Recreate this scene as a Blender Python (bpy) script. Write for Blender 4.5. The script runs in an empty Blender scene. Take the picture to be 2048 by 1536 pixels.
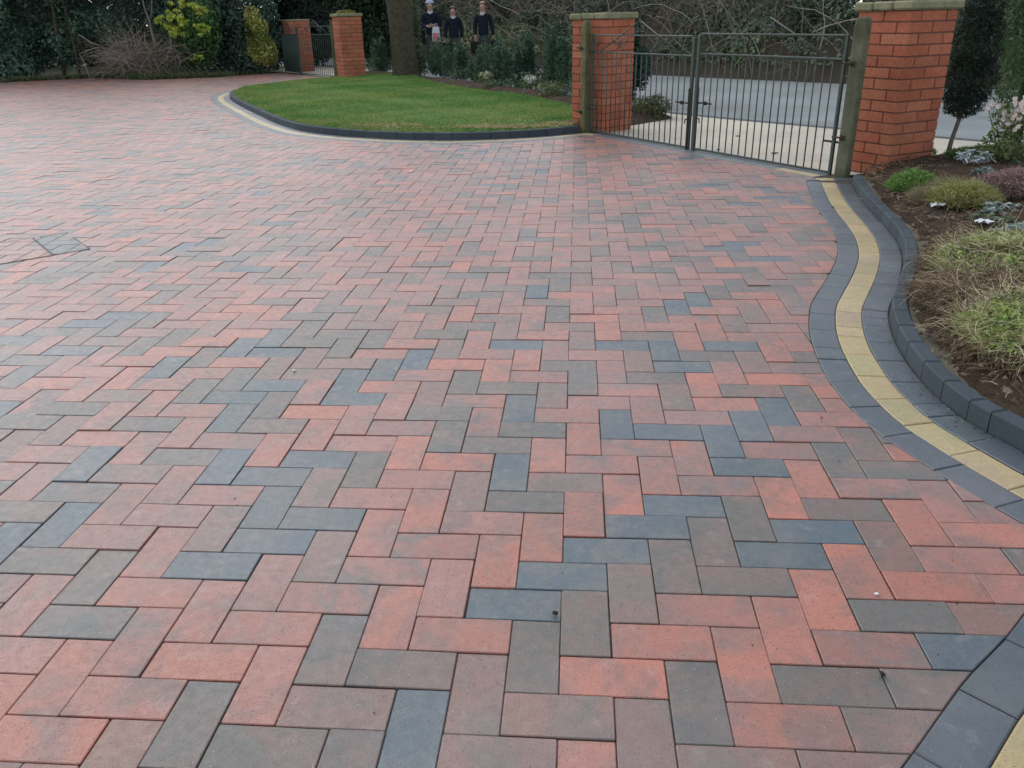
import bpy, bmesh, math, random
import numpy as np
from mathutils import Vector, Matrix
random.seed(7)
rng = np.random.default_rng(11)
scene = bpy.context.scene
COL = scene.collection
PI = math.pi

# ------------------------------------------------------------------ helpers
def tag(o, label=None, cat=None, group=None, kind=None):
    if label: o['label'] = label
    if cat: o['category'] = cat
    if group: o['group'] = group
    if kind: o['kind'] = kind
    return o

def link(o, parent=None):
    COL.objects.link(o)
    if parent is not None:
        o.parent = parent
    return o

def empty(name, loc, label, cat, group=None, rz=0.0):
    o = bpy.data.objects.new(name, None)
    o.empty_display_size = 0.1
    link(o)
    o.location = loc
    o.rotation_euler = (0, 0, rz)
    return tag(o, label, cat, group)

class MB:
    """collects geometry as arrays; builds one mesh object"""
    def __init__(self):
        self.v = []; self.f = []; self.c = []; self.c2 = []; self.r = []; self.n = 0
    def add(self, verts, faces, col=None, col2=None, rnd=0.0):
        b = self.n
        self.v.extend(verts)
        self.f.extend([tuple(i + b for i in f) for f in faces])
        k = len(verts)
        col = col or (1, 1, 1)
        self.c.extend([col] * k)
        self.c2.extend([col2 or col] * k)
        self.r.extend([rnd] * k)
        self.n += k
    def box(self, c, s, rz=0.0, col=None, bev=0.0, col2=None, rnd=0.0, rx=0.0, ry=0.0):
        x, y, z = s[0] / 2, s[1] / 2, s[2] / 2
        M = Matrix.Translation(c) @ Matrix.Rotation(rz, 4, 'Z') @ Matrix.Rotation(ry, 4, 'Y') @ Matrix.Rotation(rx, 4, 'X')
        if bev <= 0:
            P = [(-x,-y,-z),(x,-y,-z),(x,y,-z),(-x,y,-z),(-x,-y,z),(x,-y,z),(x,y,z),(-x,y,z)]
            F = [(0,3,2,1),(4,5,6,7),(0,1,5,4),(1,2,6,5),(2,3,7,6),(3,0,4,7)]
        else:
            b = min(bev, x * .9, y * .9, z * .9)
            P = []
            for sx in (-1, 1):
                for sy in (-1, 1):
                    for sz in (-1, 1):
                        P += [(sx*x, sy*(y-b), sz*(z-b)), (sx*(x-b), sy*y, sz*(z-b)), (sx*(x-b), sy*(y-b), sz*z)]
            def I(a, b_, c_, k): return ((a*2+b_)*2+c_)*3+k
            F = []
            for a in (0, 1):
                q = [I(a,0,0,0), I(a,1,0,0), I(a,1,1,0), I(a,0,1,0)]
                F.append(tuple(q if a else q[::-1]))
                q = [I(0,a,0,1), I(1,a,0,1), I(1,a,1,1), I(0,a,1,1)]
                F.append(tuple(q[::-1] if a else q))
                q = [I(0,0,a,2), I(1,0,a,2), I(1,1,a,2), I(0,1,a,2)]
                F.append(tuple(q if a else q[::-1]))
            for a in (0, 1):
                for b_ in (0, 1):
                    F.append((I(a,b_,0,0), I(a,b_,1,0), I(a,b_,1,1), I(a,b_,0,1)))
                    F.append((I(a,0,b_,0), I(a,1,b_,0), I(a,1,b_,2), I(a,0,b_,2)))
                    F.append((I(0,a,b_,1), I(1,a,b_,1), I(1,a,b_,2), I(0,a,b_,2)))
                    for c_ in (0, 1):
                        F.append((I(a,b_,c_,0), I(a,b_,c_,1), I(a,b_,c_,2)))
        self.add([tuple(M @ Vector(p)) for p in P], F, col, col2, rnd)
    def tube(self, pts, rad, n=6, col=None, cap=True):
        pts = [Vector(p) for p in pts]
        if not hasattr(rad, '__len__'): rad = [rad] * len(pts)
        V = []; F = []
        t = (pts[1] - pts[0]).normalized()
        u = t.orthogonal().normalized()
        for i, p in enumerate(pts):
            if i == 0: t = (pts[1] - pts[0])
            elif i == len(pts) - 1: t = pts[-1] - pts[-2]
            else: t = pts[i+1] - pts[i-1]
            if t.length < 1e-9: t = Vector((0, 0, 1))
            t.normalize()
            u = (u - t * u.dot(t))
            if u.length < 1e-6: u = t.orthogonal()
            u.normalize()
            w = t.cross(u)
            for k in range(n):
                a = 2 * PI * k / n
                V.append(tuple(p + (u * math.cos(a) + w * math.sin(a)) * rad[i]))
        for i in range(len(pts) - 1):
            for k in range(n):
                k2 = (k + 1) % n
                F.append((i*n+k, i*n+k2, (i+1)*n+k2, (i+1)*n+k))
        if cap:
            F.append(tuple(range(n))[::-1]); F.append(tuple((len(pts)-1)*n + k for k in range(n)))
        self.add(V, F, col)
    def prism(self, poly, z0, z1, cham, col=None, col2=None, rnd=0.0, tilt=(0, 0)):
        """poly: CCW list of (x, y). Top face shrunk by the chamfer, real sides."""
        n = len(poly)
        cx = sum(p[0] for p in poly) / n; cy = sum(p[1] for p in poly) / n
        def zt(x, y): return z1 + tilt[0] * (x - cx) + tilt[1] * (y - cy)
        V = [(x, y, z0) for x, y in poly]
        V += [(x, y, zt(x, y) - cham * .8) for x, y in poly]
        inner = inset(poly, cham)
        V += [(x, y, zt(x, y)) for x, y in inner]
        F = []
        for i in range(n):
            j = (i + 1) % n
            F.append((i, j, n + j, n + i)); F.append((n + i, n + j, 2*n + j, 2*n + i))
        F.append(tuple(2*n + i for i in range(n)))
        self.add(V, F, col, col2, rnd)
    def build(self, name, mat, parent=None, smooth=False):
        me = bpy.data.meshes.new(name)
        me.from_pydata([tuple(v) for v in self.v], [], self.f)
        for nm, arr in (('col', self.c), ('col2', self.c2)):
            a = me.color_attributes.new(nm, 'FLOAT_COLOR', 'POINT')
            d = np.ones((len(self.v), 4), np.float32)
            if len(arr): d[:, :3] = np.array(arr, np.float32)[:, :3]
            a.data.foreach_set('color', d.ravel())
        a = me.attributes.new('rnd', 'FLOAT', 'POINT')
        a.data.foreach_set('value', np.array(self.r, np.float32))
        me.materials.append(mat)
        if smooth:
            me.polygons.foreach_set('use_smooth', [True] * len(me.polygons))
        me.update()
        o = bpy.data.objects.new(name, me)
        return link(o, parent)

def inset(poly, d):
    n = len(poly); out = []
    for i in range(n):
        p0 = poly[i-1]; p = poly[i]; p1 = poly[(i+1) % n]
        e0 = (p[0]-p0[0], p[1]-p0[1]); e1 = (p1[0]-p[0], p1[1]-p[1])
        l0 = math.hypot(*e0) or 1e-9; l1 = math.hypot(*e1) or 1e-9
        n0 = (-e0[1]/l0, e0[0]/l0); n1 = (-e1[1]/l1, e1[0]/l1)
        bx, by = n0[0]+n1[0], n0[1]+n1[1]
        k = bx*bx + by*by
        s = d * 2 / k if k > .35 else d * 1.5
        out.append((p[0] + bx*s, p[1] + by*s))
    return out

def area(poly):
    return sum(poly[i-1][0]*poly[i][1] - poly[i][0]*poly[i-1][1] for i in range(len(poly))) / 2

def np_mesh(name, V, F4, cols, mat, parent=None, smooth=False):
    """fast build: V (n,3), F4 (m,4) quads or (m,3) tris, cols (n,3)"""
    me = bpy.data.meshes.new(name)
    n = len(V); m, k = F4.shape
    me.vertices.add(n); me.vertices.foreach_set('co', V.astype(np.float32).ravel())
    me.loops.add(m * k); me.loops.foreach_set('vertex_index', F4.astype(np.int32).ravel())
    me.polygons.add(m)
    me.polygons.foreach_set('loop_start', np.arange(0, m * k, k, dtype=np.int32))
    me.polygons.foreach_set('loop_total', np.full(m, k, dtype=np.int32))
    if smooth: me.polygons.foreach_set('use_smooth', np.ones(m, dtype=bool))
    me.update(calc_edges=True)
    a = me.color_attributes.new('col', 'FLOAT_COLOR', 'POINT')
    d = np.ones((n, 4), np.float32); d[:, :3] = cols
    a.data.foreach_set('color', d.ravel())
    me.materials.append(mat)
    o = bpy.data.objects.new(name, me)
    return link(o, parent)

def wob(P, s, seed=0):
    """cheap smooth pseudo-noise in about -1..1"""
    x, y, z = P[:, 0]*s + seed, P[:, 1]*s + seed*1.7, P[:, 2]*s + seed*.6
    return (np.sin(x*1.7 + 1.3*np.sin(y*1.1)) + np.sin(y*2.1 + 1.7*np.sin(z*1.3)) + np.sin(z*1.9 + 1.1*np.sin(x*1.6))) / 3

def foliage(name, blobs, n, size, palette, mat, parent=None, seed=1, shell=.55, gap=.15, gs=3.0, up=.35, aspect=.5, jit=.25, clip=0.0, droop=0.0):
    """many small folded leaf faces through the volume of the blobs (cx,cy,cz,rx,ry,rz[,w])"""
    R = np.random.default_rng(seed)
    B = np.array([tuple(b[:6]) + ((b[6],) if len(b) > 6 else (1.0,)) for b in blobs], float)
    w = (B[:, 3]*B[:, 4] + B[:, 3]*B[:, 5] + B[:, 4]*B[:, 5]) * B[:, 6]; w /= w.sum()
    N = int(n * 1.5)
    k = R.choice(len(B), N, p=w)
    d = R.normal(size=(N, 3)); d /= np.linalg.norm(d, axis=1)[:, None]
    r = np.where(R.random(N) < shell, 1 - .28*R.random(N)**1.3, R.random(N)**.5)
    r *= 1 + .16*wob(d*1.0 + B[k, :3], 4.0, seed) + R.normal(size=N)*.035
    P = B[k, :3] + d * r[:, None] * B[k, 3:6]
    cl = wob(P, gs, seed*1.3)
    keep = (cl > -1 + gap*1.6 - .25*R.random(N)) & (P[:, 2] > clip)
    P, d, cl, k = P[keep][:n], d[keep][:n], cl[keep][:n], k[keep][:n]
    N = len(P)
    nn = d*.7 + R.normal(size=(N, 3))*.75; nn[:, 2] += up
    nn /= np.linalg.norm(nn, axis=1)[:, None]
    a = np.cross(nn, R.normal(size=(N, 3))); a[:, 2] -= droop*np.abs(R.normal(size=N)); a /= np.linalg.norm(a, axis=1)[:, None]
    b = np.cross(nn, a)
    L = size * (.6 + .8*R.random(N))[:, None]
    W = L * aspect
    V = np.stack([P - a*L*.5, P + b*W*.5 + nn*W*.12, P + a*L*.5, P - b*W*.5 + nn*W*.12], 1).reshape(-1, 3)
    F = np.arange(N*4).reshape(N, 4)
    pal = np.array(palette, float)
    t = np.clip((cl*.5 + .5) * (len(pal) - 1) + R.normal(size=N)*jit*len(pal)*.5, 0, len(pal) - 1.001)
    i0 = t.astype(int); fr = (t - i0)[:, None]
    c = pal[i0]*(1 - fr) + pal[np.minimum(i0+1, len(pal)-1)]*fr
    c = c * (.7 + .6*R.random(N))[:, None]
    C = np.repeat(c, 4, axis=0)
    return np_mesh(name, V, F, C, mat, parent)

def strands(name, P, D, L, W, palette, mat, parent=None, segs=4, droop=.5, wig=.15, sides=2, seed=3, taper=.75):
    """thin curved strands: grass blades, straw, twigs. P,D (n,3), L (n,), W (n,)"""
    R = np.random.default_rng(seed)
    n = len(P)
    D = D / np.linalg.norm(D, axis=1)[:, None]
    L = np.broadcast_to(L, (n,)); W = np.broadcast_to(W, (n,))
    pts = [P.copy()]; cur = P.copy(); d = D.copy()
    for s in range(segs):
        cur = cur + d * (L / segs)[:, None]
        pts.append(cur.copy())
        d = d + R.normal(size=(n, 3))*wig
        d[:, 2] -= droop / segs
        d /= np.linalg.norm(d, axis=1)[:, None]
    pts = np.stack(pts, 1)
    T = np.gradient(pts, axis=1); T /= np.linalg.norm(T, axis=2)[:, :, None] + 1e-9
    ref = R.normal(size=(n, 1, 3))
    u = np.cross(T, np.broadcast_to(ref, T.shape)); u /= np.linalg.norm(u, axis=2)[:, :, None] + 1e-9
    v = np.cross(T, u)
    ww = W[:, None] * (1 - taper*np.linspace(0, 1, segs+1)[None]**1.3)
    rings = []
    for k in range(sides):
        a = 2*PI*k/sides
        rings.append(pts + (u*math.cos(a) + v*math.sin(a)) * ww[:, :, None] * .5)
    V = np.stack(rings, 2)
    F = []
    base = (np.arange(n) * (segs+1) * sides)[:, None]
    for s in range(segs):
        for k in range(sides if sides > 2 else 1):
            k2 = (k+1) % sides
            F.append(base + np.array([[s*sides+k, s*sides+k2, (s+1)*sides+k2, (s+1)*sides+k]]))
    F = np.concatenate(F, 0)
    pal = np.array(palette, float)
    c = pal[R.integers(0, len(pal), n)] * (.65 + .7*R.random(n))[:, None]
    C = np.repeat(c, (segs+1)*sides, axis=0)
    return np_mesh(name, V.reshape(-1, 3), F, C, mat, parent)

def catmull(pts, step=.03):
    P = [Vector((p[0], p[1], 0)) for p in pts]
    P = [P[0]*2 - P[1]] + P + [P[-1]*2 - P[-2]]
    out = []
    for i in range(1, len(P) - 2):
        n = max(2, int((P[i+1] - P[i]).length / step))
        for k in range(n):
            t = k / n
            a, b, c, d = P[i-1], P[i], P[i+1], P[i+2]
            out.append(.5*((2*b) + (-a + c)*t + (2*a - 5*b + 4*c - d)*t*t + (-a + 3*b - 3*c + d)*t**3))
    out.append(P[-2])
    # one light smoothing pass
    for _ in range(3):
        out = [out[0]] + [(out[i-1] + out[i]*2 + out[i+1])/4 for i in range(1, len(out)-1)] + [out[-1]]
    return [(p.x, p.y) for p in out]

def offset(path, d):
    out = []
    for i, p in enumerate(path):
        a = path[max(0, i-1)]; b = path[min(len(path)-1, i+1)]
        tx, ty = b[0]-a[0], b[1]-a[1]; l = math.hypot(tx, ty) or 1e-9
        out.append((p[0] - ty/l*d, p[1] + tx/l*d))
    return out

# ------------------------------------------------------------------ materials
def newmat(name, rough=.7, spec=.5):
    m = bpy.data.materials.new(name); m.use_nodes = True
    nt = m.node_tree; b = nt.nodes['Principled BSDF']
    b.inputs['Roughness'].default_value = rough
    b.inputs['Specular IOR Level'].default_value = spec
    return m, nt, b
def N(nt, t, **k):
    n = nt.nodes.new(t)
    for a, v in k.items():
        if a in n.inputs: n.inputs[a].default_value = v
        else: setattr(n, a, v)
    return n
def mixc(nt, fac, a, b, mode='MIX'):
    m = nt.nodes.new('ShaderNodeMix'); m.data_type = 'RGBA'; m.blend_type = mode
    for i, v in ((0, fac), (6, a), (7, b)):
        if isinstance(v, (int, float)): m.inputs[i].default_value = v
        elif isinstance(v, tuple): m.inputs[i].default_value = (*v, 1) if len(v) == 3 else v
        else: nt.links.new(v, m.inputs[i])
    return m.outputs[2]
def ramp(nt, src, a, b, ca=0.0, cb=1.0):
    r = nt.nodes.new('ShaderNodeMapRange'); r.inputs[1].default_value = a; r.inputs[2].default_value = b
    r.inputs[3].default_value = ca; r.inputs[4].default_value = cb
    nt.links.new(src, r.inputs[0]); return r.outputs[0]
def noise(nt, scale, detail=4, rough=.6, w=None, vec=None, dist=0.0):
    n = nt.nodes.new('ShaderNodeTexNoise'); n.noise_dimensions = '4D' if w is not None else '3D'
    n.inputs['Scale'].default_value = scale; n.inputs['Detail'].default_value = detail
    n.inputs['Roughness'].default_value = rough; n.inputs['Distortion'].default_value = dist
    if w is not None: nt.links.new(w, n.inputs['W'])
    if vec is not None: nt.links.new(vec, n.inputs['Vector'])
    return n.outputs[0]
def objco(nt):
    return nt.nodes.new('ShaderNodeNewGeometry').outputs['Position']
def bump(nt, b, h, strength=.3, dist=.002):
    bp = nt.nodes.new('ShaderNodeBump'); bp.inputs['Strength'].default_value = strength
    bp.inputs['Distance'].default_value = dist
    nt.links.new(h, bp.inputs['Height']); nt.links.new(bp.outputs[0], b.inputs['Normal'])

def mat_paver():
    m, nt, b = newmat('concrete_paver', .5, .92)
    pass
    co = objco(nt)
    a1 = N(nt, 'ShaderNodeAttribute', attribute_name='col').outputs['Color']
    a2 = N(nt, 'ShaderNodeAttribute', attribute_name='col2').outputs['Color']
    rn = N(nt, 'ShaderNodeAttribute', attribute_name='rnd').outputs['Fac']
    n1 = noise(nt, 6.5, 5, .62, rn, co, .8)
    c = mixc(nt, ramp(nt, n1, .44, .60), a1, a2)
    n2 = noise(nt, 45, 4, .7, None, co)
    c = mixc(nt, ramp(nt, n2, .35, .7, .0, .38), c, mixc(nt, 1.0, c, (.62, .6, .58), 'MULTIPLY'))
    # pits (dark) and fine pale grains of the aggregate
    n3 = noise(nt, 210, 2, .6, None, co)
    c = mixc(nt, ramp(nt, n3, .60, .68, 0, .8), c, (.035, .03, .03))
    nb = noise(nt, 75, 3, .6, None, co)
    c = mixc(nt, ramp(nt, nb, .66, .72, 0, .6), c, (.05, .042, .04))
    v = N(nt, 'ShaderNodeTexVoronoi', Scale=75.0); nt.links.new(co, v.inputs['Vector'])
    vr = ramp(nt, v.outputs['Distance'], .05, .085, 1.0, 0.0)
    sel = ramp(nt, noise(nt, 33, 1, .5, None, co), .56, .60)
    mm = nt.nodes.new('ShaderNodeMath'); mm.operation = 'MULTIPLY'
    nt.links.new(vr, mm.inputs[0]); nt.links.new(sel, mm.inputs[1])
    c = mixc(nt, mm.outputs[0], c, (.5, .46, .42))
    # soft efflorescence and dirt patches over many blocks
    n5 = noise(nt, 1.1, 4, .6, None, co)
    c = mixc(nt, ramp(nt, n5, .46, .75, 0, .22), c, (.33, .30, .30))
    n6 = noise(nt, 16, 4, .65, None, co)
    c = mixc(nt, ramp(nt, n6, .60, .78, 0, .30), c, (.42, .36, .34))
    nt.links.new(c, b.inputs['Base Color'])
    nt.links.new(ramp(nt, n2, .3, .7, .38, .56), b.inputs['Roughness'])
    n4 = noise(nt, 320, 3, .7, None, co)
    bump(nt, b, n4, .9, .0014)
    return m
def mat_noise(name, c1, c2, scale, rough=.85, c3=None, s2=60, bs=.5, bd=.01, spec=.3, lo=.35, hi=.65):
    m, nt, b = newmat(name, rough, spec)
    co = objco(nt)
    n1 = noise(nt, scale, 6, .65, None, co)
    c = mixc(nt, ramp(nt, n1, lo, hi), c1, c2)
    n2 = noise(nt, s2, 5, .7, None, co)
    if c3: c = mixc(nt, ramp(nt, n2, .55, .72), c, c3)
    nt.links.new(c, b.inputs['Base Color'])
    bump(nt, b, n2, bs, bd)
    return m
def mat_leaf(name='leaf', rough=.5, trans=.25, spec=.35):
    m, nt, b = newmat(name, rough, spec)
    a = N(nt, 'ShaderNodeAttribute', attribute_name='col').outputs['Color']
    nt.links.new(a, b.inputs['Base Color'])
    t = nt.nodes.new('ShaderNodeBsdfTranslucent'); nt.links.new(a, t.inputs[0])
    mx = nt.nodes.new('ShaderNodeMixShader'); mx.inputs[0].default_value = trans
    out = nt.nodes['Material Output']
    nt.links.new(b.outputs[0], mx.inputs[1]); nt.links.new(t.outputs[0], mx.inputs[2]); nt.links.new(mx.outputs[0], out.inputs[0])
    return m
def mat_attr(name, rough=.8, spec=.3, n_scale=40, n_amt=.35, dark=(.5, .48, .45), bs=.3, bd=.003, s_low=3.0, low_amt=.25):
    m, nt, b = newmat(name, rough, spec)
    co = objco(nt)
    a = N(nt, 'ShaderNodeAttribute', attribute_name='col').outputs['Color']
    n1 = noise(nt, n_scale, 5, .65, None, co)
    c = mixc(nt, ramp(nt, n1, .4, .7, 0, n_amt), a, mixc(nt, 1.0, a, dark, 'MULTIPLY'))
    n2 = noise(nt, s_low, 4, .6, None, co)
    c = mixc(nt, ramp(nt, n2, .45, .7, 0, low_amt), c, mixc(nt, 1.0, c, dark, 'MULTIPLY'))
    nt.links.new(c, b.inputs['Base Color'])
    bump(nt, b, n1, bs, bd)
    return m
def plain(name, c, rough=.6, spec=.4, metal=0.0):
    m, nt, b = newmat(name, rough, spec)
    b.inputs['Metallic'].default_value = metal
    co = objco(nt)
    cc = mixc(nt, ramp(nt, noise(nt, 25, 4, .6, None, co), .35, .7, 0, .4), c, tuple(x*.6 for x in c))
    nt.links.new(cc, b.inputs['Base Color'])
    return m

M_PAVE = mat_paver()
M_JOINT = mat_noise('joint_sand', (.045,.034,.028), (.12,.092,.070), 9, .9, (.025,.02,.018), 90)
M_LEAF = mat_leaf()
M_BRICK = mat_attr('red_brick', .85, .25, 45, .55, (.55,.47,.42), .7, .005, 3.0, .5)
M_WOODPOST = mat_noise('algae_timber', (.17,.17,.10), (.08,.09,.035), 5, .85, (.05, .06, .03), 40, .6, .004)
M_COPING = mat_noise('coping_stone', (.30, .28, .19), (.17, .18, .09), 7, .9, (.07, .08, .04), 35, .6, .006)
M_IRON = mat_noise('painted_iron', (.022,.048,.040), (.035,.06,.05), 20, .45, (.09, .04, .02), 60, .3, .001, .5)
M_SOIL = mat_noise('garden_soil', (.055,.038,.026), (.105,.072,.048), 7, .95, (.028,.02,.014), 38, 1.0, .03, .15)
M_MORTAR = mat_noise('mortar_haunch', (.22, .20, .15), (.15, .14, .10), 9, .95, (.09, .08, .05), 60, .8, .006)
M_BARK = mat_noise('tree_bark', (.095,.08,.05), (.045,.04,.026), 14, .95, (.06, .075, .03), 30, 1.0, .02)
M_TWIG = mat_attr('dry_stem', .9, .2, 60, .3)
M_KERB = mat_noise('kerb_block', (.055, .062, .075), (.075, .082, .095), 12, .6, (.035, .038, .045), 90, .5, .002, .5)

# ------------------------------------------------------------------ key lines on the ground (metres)
RB = catmull([(1.68,4.93),(1.60,4.50),(1.55,4.20),(1.51,3.89),(1.47,3.52),(1.42,3.22),(1.34,2.92),(1.22,2.61),(1.10,2.34),(1.01,2.13),(.94,1.88),
   (.90,1.67),(.88,1.48),(.87,1.31),(.88,1.13),(.90,1.0),(.94,.88),(.98,.77),(1.03,.65),(1.10,.50),(1.15,.42),(1.12,.35),(1.04,.268),(.95,.178),
   (.87,.09),(.76,-.01),(.67,-.11),(.59,-.20),(.46,-.34),(.26,-.56),(0,-.88),(-.3,-1.3)])
# lawn kerb foot, from the near gate post round to the far gate
LK = catmull([(.05,7.76),(-.16,7.63),(-.51,7.45),(-.96,7.33),(-1.26,7.31),(-1.58,7.35),(-2.04,7.50),(-2.55,7.76),(-2.86,7.99),(-3.14,8.27),
   (-3.61,8.93),(-4.19,9.90),(-5.02,11.34),(-5.55,12.35),(-5.83,13.1),(-5.93,13.8),(-5.88,14.6),(-5.6,15.5),(-5.15,16.35)], .05)
GATE0, GATE1 = (.13, 7.84), (1.93, 5.16)
gd = Vector((GATE1[0]-GATE0[0], GATE1[1]-GATE0[1])).normalized()
gn = Vector((-gd.y, gd.x))      # points to the road side
def gpt(s, off=0.0): return (GATE0[0] + gd.x*s + gn.x*off, GATE0[1] + gd.y*s + gn.y*off)
GLEN = math.hypot(GATE1[0]-GATE0[0], GATE1[1]-GATE0[1])

# ------------------------------------------------------------------ driveway paving
LKo = offset(LK, .30)            # outer edge of the lawn border (driveway side)
region = [(-15, -1.6), (-.35, -1.3)]
region += RB[::-1][1:]
region += [gpt(GLEN-.02, -.16), gpt(.20, -.16)]
region += LKo[6:]
region += [(-5.28,16.9), (-5.35,17.35), (-6.37, 18.5), (-7.1, 19.3), (-7.5,18.8),(-8.2,17.95),(-9.5,17.5),(-11.2,18.5),(-12.1,18.0),(-12.9,17.4),(-15,17.2)]
rtail = region[-11:]
if area(region) < 0: region = region[::-1]

def clip_rect(poly, x0, y0, x1, y1):
    for ax, val, sg in ((0, x0, 1), (0, x1, -1), (1, y0, 1), (1, y1, -1)):
        out = []
        for i in range(len(poly)):
            a, b = poly[i-1], poly[i]
            da, db = (a[ax]-val)*sg, (b[ax]-val)*sg
            if db >= 0:
                if da < 0:
                    t = da/(da-db); out.append((a[0]+(b[0]-a[0])*t, a[1]+(b[1]-a[1])*t))
                out.append(b)
            elif da >= 0:
                t = da/(da-db); out.append((a[0]+(b[0]-a[0])*t, a[1]+(b[1]-a[1])*t))
        poly = out
        if not poly: return poly
    # tidy
    res = []
    for p in poly:
        if not res or math.hypot(p[0]-res[-1][0], p[1]-res[-1][1]) > .0035: res.append(p)
    if len(res) > 1 and math.hypot(res[0][0]-res[-1][0], res[0][1]-res[-1][1]) < .0035: res.pop()
    return res
REG = np.array(region)
def inside(x, y):
    a = REG; b = np.roll(REG, -1, 0)
    c = ((a[:, 1] > y) != (b[:, 1] > y)) & (x < (b[:, 0]-a[:, 0])*(y-a[:, 1])/(b[:, 1]-a[:, 1]+1e-12) + a[:, 0])
    return c.sum() % 2 == 1
def edge_dist(x, y):
    a = REG; b = np.roll(REG, -1, 0); d = b - a
    t = np.clip(((x-a[:, 0])*d[:, 0] + (y-a[:, 1])*d[:, 1])/((d**2).sum(1)+1e-12), 0, 1)
    return np.sqrt((a[:, 0]+d[:, 0]*t-x)**2 + (a[:, 1]+d[:, 1]*t-y)**2).min()

RED, PNK, MIX, BRN, GRY, NVY = 'RPMBGN'
PC = {'R': ((.405,.130,.078), (.245,.118,.088)), 'P': ((.335,.128,.092), (.215,.115,.090)), 'M': ((.32,.120,.085), (.145,.108,.092)),
      'B': ((.225,.112,.083), (.150,.106,.085)), 'G': ((.098,.092,.078), (.165,.104,.080)), 'N': ((.048,.084,.106), (.098,.108,.106))}
# colour of the individual blocks as laid (row: start cell -> colour letter), read by eye
LAID = """
-4,7R -2,6N -1,7R 0,7M 2,6R 1,5R 3,7R 4,7N 3,6M -1,6B -2,5G -3,5B -5,6P -4,4R -3,4P 0,4R 1,4N 2,5N 4,4G 3,3G 0,3N -1,3R -2,2R -4,3M -3,1P -1,2N 2,2G 1,1B -2,1N 2,1P 3,2G
0,0G -3,0R -1,-1G 1,0R 0,-1R -4,-1G -2,-2B 2,-2G -1,-2B 3,-1R 1,-3B -2,-3B -3,-3N 0,-4R 2,-3B
-16,7P -15,5P -14,6N -14,5G -13,6B -12,7G -11,5P -10,6N -9,6N -9,7R -8,7N -7,5B -6,6G -6,5P -10,5M -8,4N -7,4N -15,4G -13,3N -12,4P -11,4P -9,3B -8,3N -5,3R -6,2B -5,2M -12,3P -14,2N -13,2G -10,2R -9,2N -11,1G -7,1P -6,1M -4,0R -12,0R -10,1R -8,0P -7,0R -11,0G -9,-1M -5,-1G -12,-1P -10,-2R -8,-1R -6,-2P -5,-2B -9,-2P -7,-3G -10,-3R -8,-4B -6,-3G -4,-4G -11,-3R -13,-1G -11,-4B
-24,19P -22,18P -21,19P -20,19N -18,18G -17,19P -16,19P -13,19R -12,19G -14,18P -13,18P -15,17B -11,17G -10,17G -17,18P -21,18N -19,17G -23,17R -22,17G -20,16B -18,17P -16,16G -14,17R -12,16N -11,16G -9,15G -23,16N -21,15P -19,16B -17,15G -15,16R -13,15N -12,15N -10,14B -22,14B -20,15N -18,14P -16,15R -14,14G -13,14R -11,13B -9,14B -21,14G -19,13P -17,14R -15,13N -14,13P -12,12G -10,13M -8,12N -22,13R -20,12G -18,13P -16,12R -15,12M -13,11G -11,12N -9,11P -8,11N -19,12R -17,11P -20,11P -18,10M -16,11B -14,10M -12,11N -10,10G -9,10R -19,9N -17,10G -15,9P -13,10P -11,9N -10,9G -8,8R -18,9G -16,8B -14,9G -12,8P -11,8P -15,8P -17,7B -13,7P -19,8B -16,7P -17,6P
-12,23R -10,22B -9,23M -8,23P -6,22B -7,24P -5,23P -4,23B -2,22N -11,21B -9,22P -7,21P -5,22G -3,21P -10,21R -8,20M -6,21B -4,20P -2,21B -12,20P -11,20G -9,19B -7,20G -5,19R -3,20P -1,19G -12,19G -10,18B -8,19P -6,18P -4,19M -2,18M -9,18B -7,17P -5,18G -3,17B -1,18M -8,16G -6,17G -4,16P -2,17R -9,15G -7,16R -5,15B -3,16N -1,15P -8,15R -6,14N -4,15P -2,14R -9,14B -7,13N -5,14R -3,13R -1,14G -10,13B -8,12N -6,13P -4,12G -2,13P -7,12R -5,11B -3,12G -1,11B -6,10P -4,11M -2,10N 0,12G -7,9P -5,10G -3,9M -1,10P -6,9M -4,8G -2,9G -7,8P -5,7R -3,8G
-1,23G 0,23R 1,24P 2,22B 3,23P 4,23P 5,24P 6,22G 7,23G -1,22R 1,21P 3,22P 5,21N 7,22R 0,20P 2,21P 4,20N 6,21P 1,20P 3,19G 5,20P 0,19R 2,18P 4,19M 6,18B 1,17R 3,18P 5,17R 2,17G 4,16R 6,17R 0,16B 1,16N 3,15N 5,16N 4,15G 0,15P 2,14B 3,14N 5,13P 1,13M 2,13G 4,12R 1,12P 3,11B 4,11R 0,11P 2,10P 3,10P 5,12B 1,9N 2,9N 4,8N 0,8R 1,8M 5,9N
8,20R 7,19B 7,18P 8,16P 7,15R 6,14B 7,14B 6,13R 7,11G 8,11P 6,10N 7,10P 6,9P 8,8B 5,8M 7,7G 6,6R 8,7G 7,6M 5,5R 6,5G 8,4R 5,4N 7,3B 9,4R 4,3N 6,2R 8,3P 5,1R 7,2R 6,1G 5,0M 4,0R 4,-1G 3,-2R
"""
laid = {}
for tok in LAID.split():
    a, b = tok[:-1].split(','); laid[(int(a), int(b))] = tok[-1]
CUT = {(9,3):'R',(8,1):'B',(9,2):'P',(7,0):'N',(6,-1):'G',(5,-2):'B',(4,-3):'B',(10,4):'G',(9,5):'B',(10,3):'G',(9,7):'B',(9,6):'B',(8,8):'B',(9,10):'R',
       (8,13):'P',(8,12):'R',(8,17):'B',(8,16):'P',(8,9):'G',(10,8):'G'}

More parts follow.
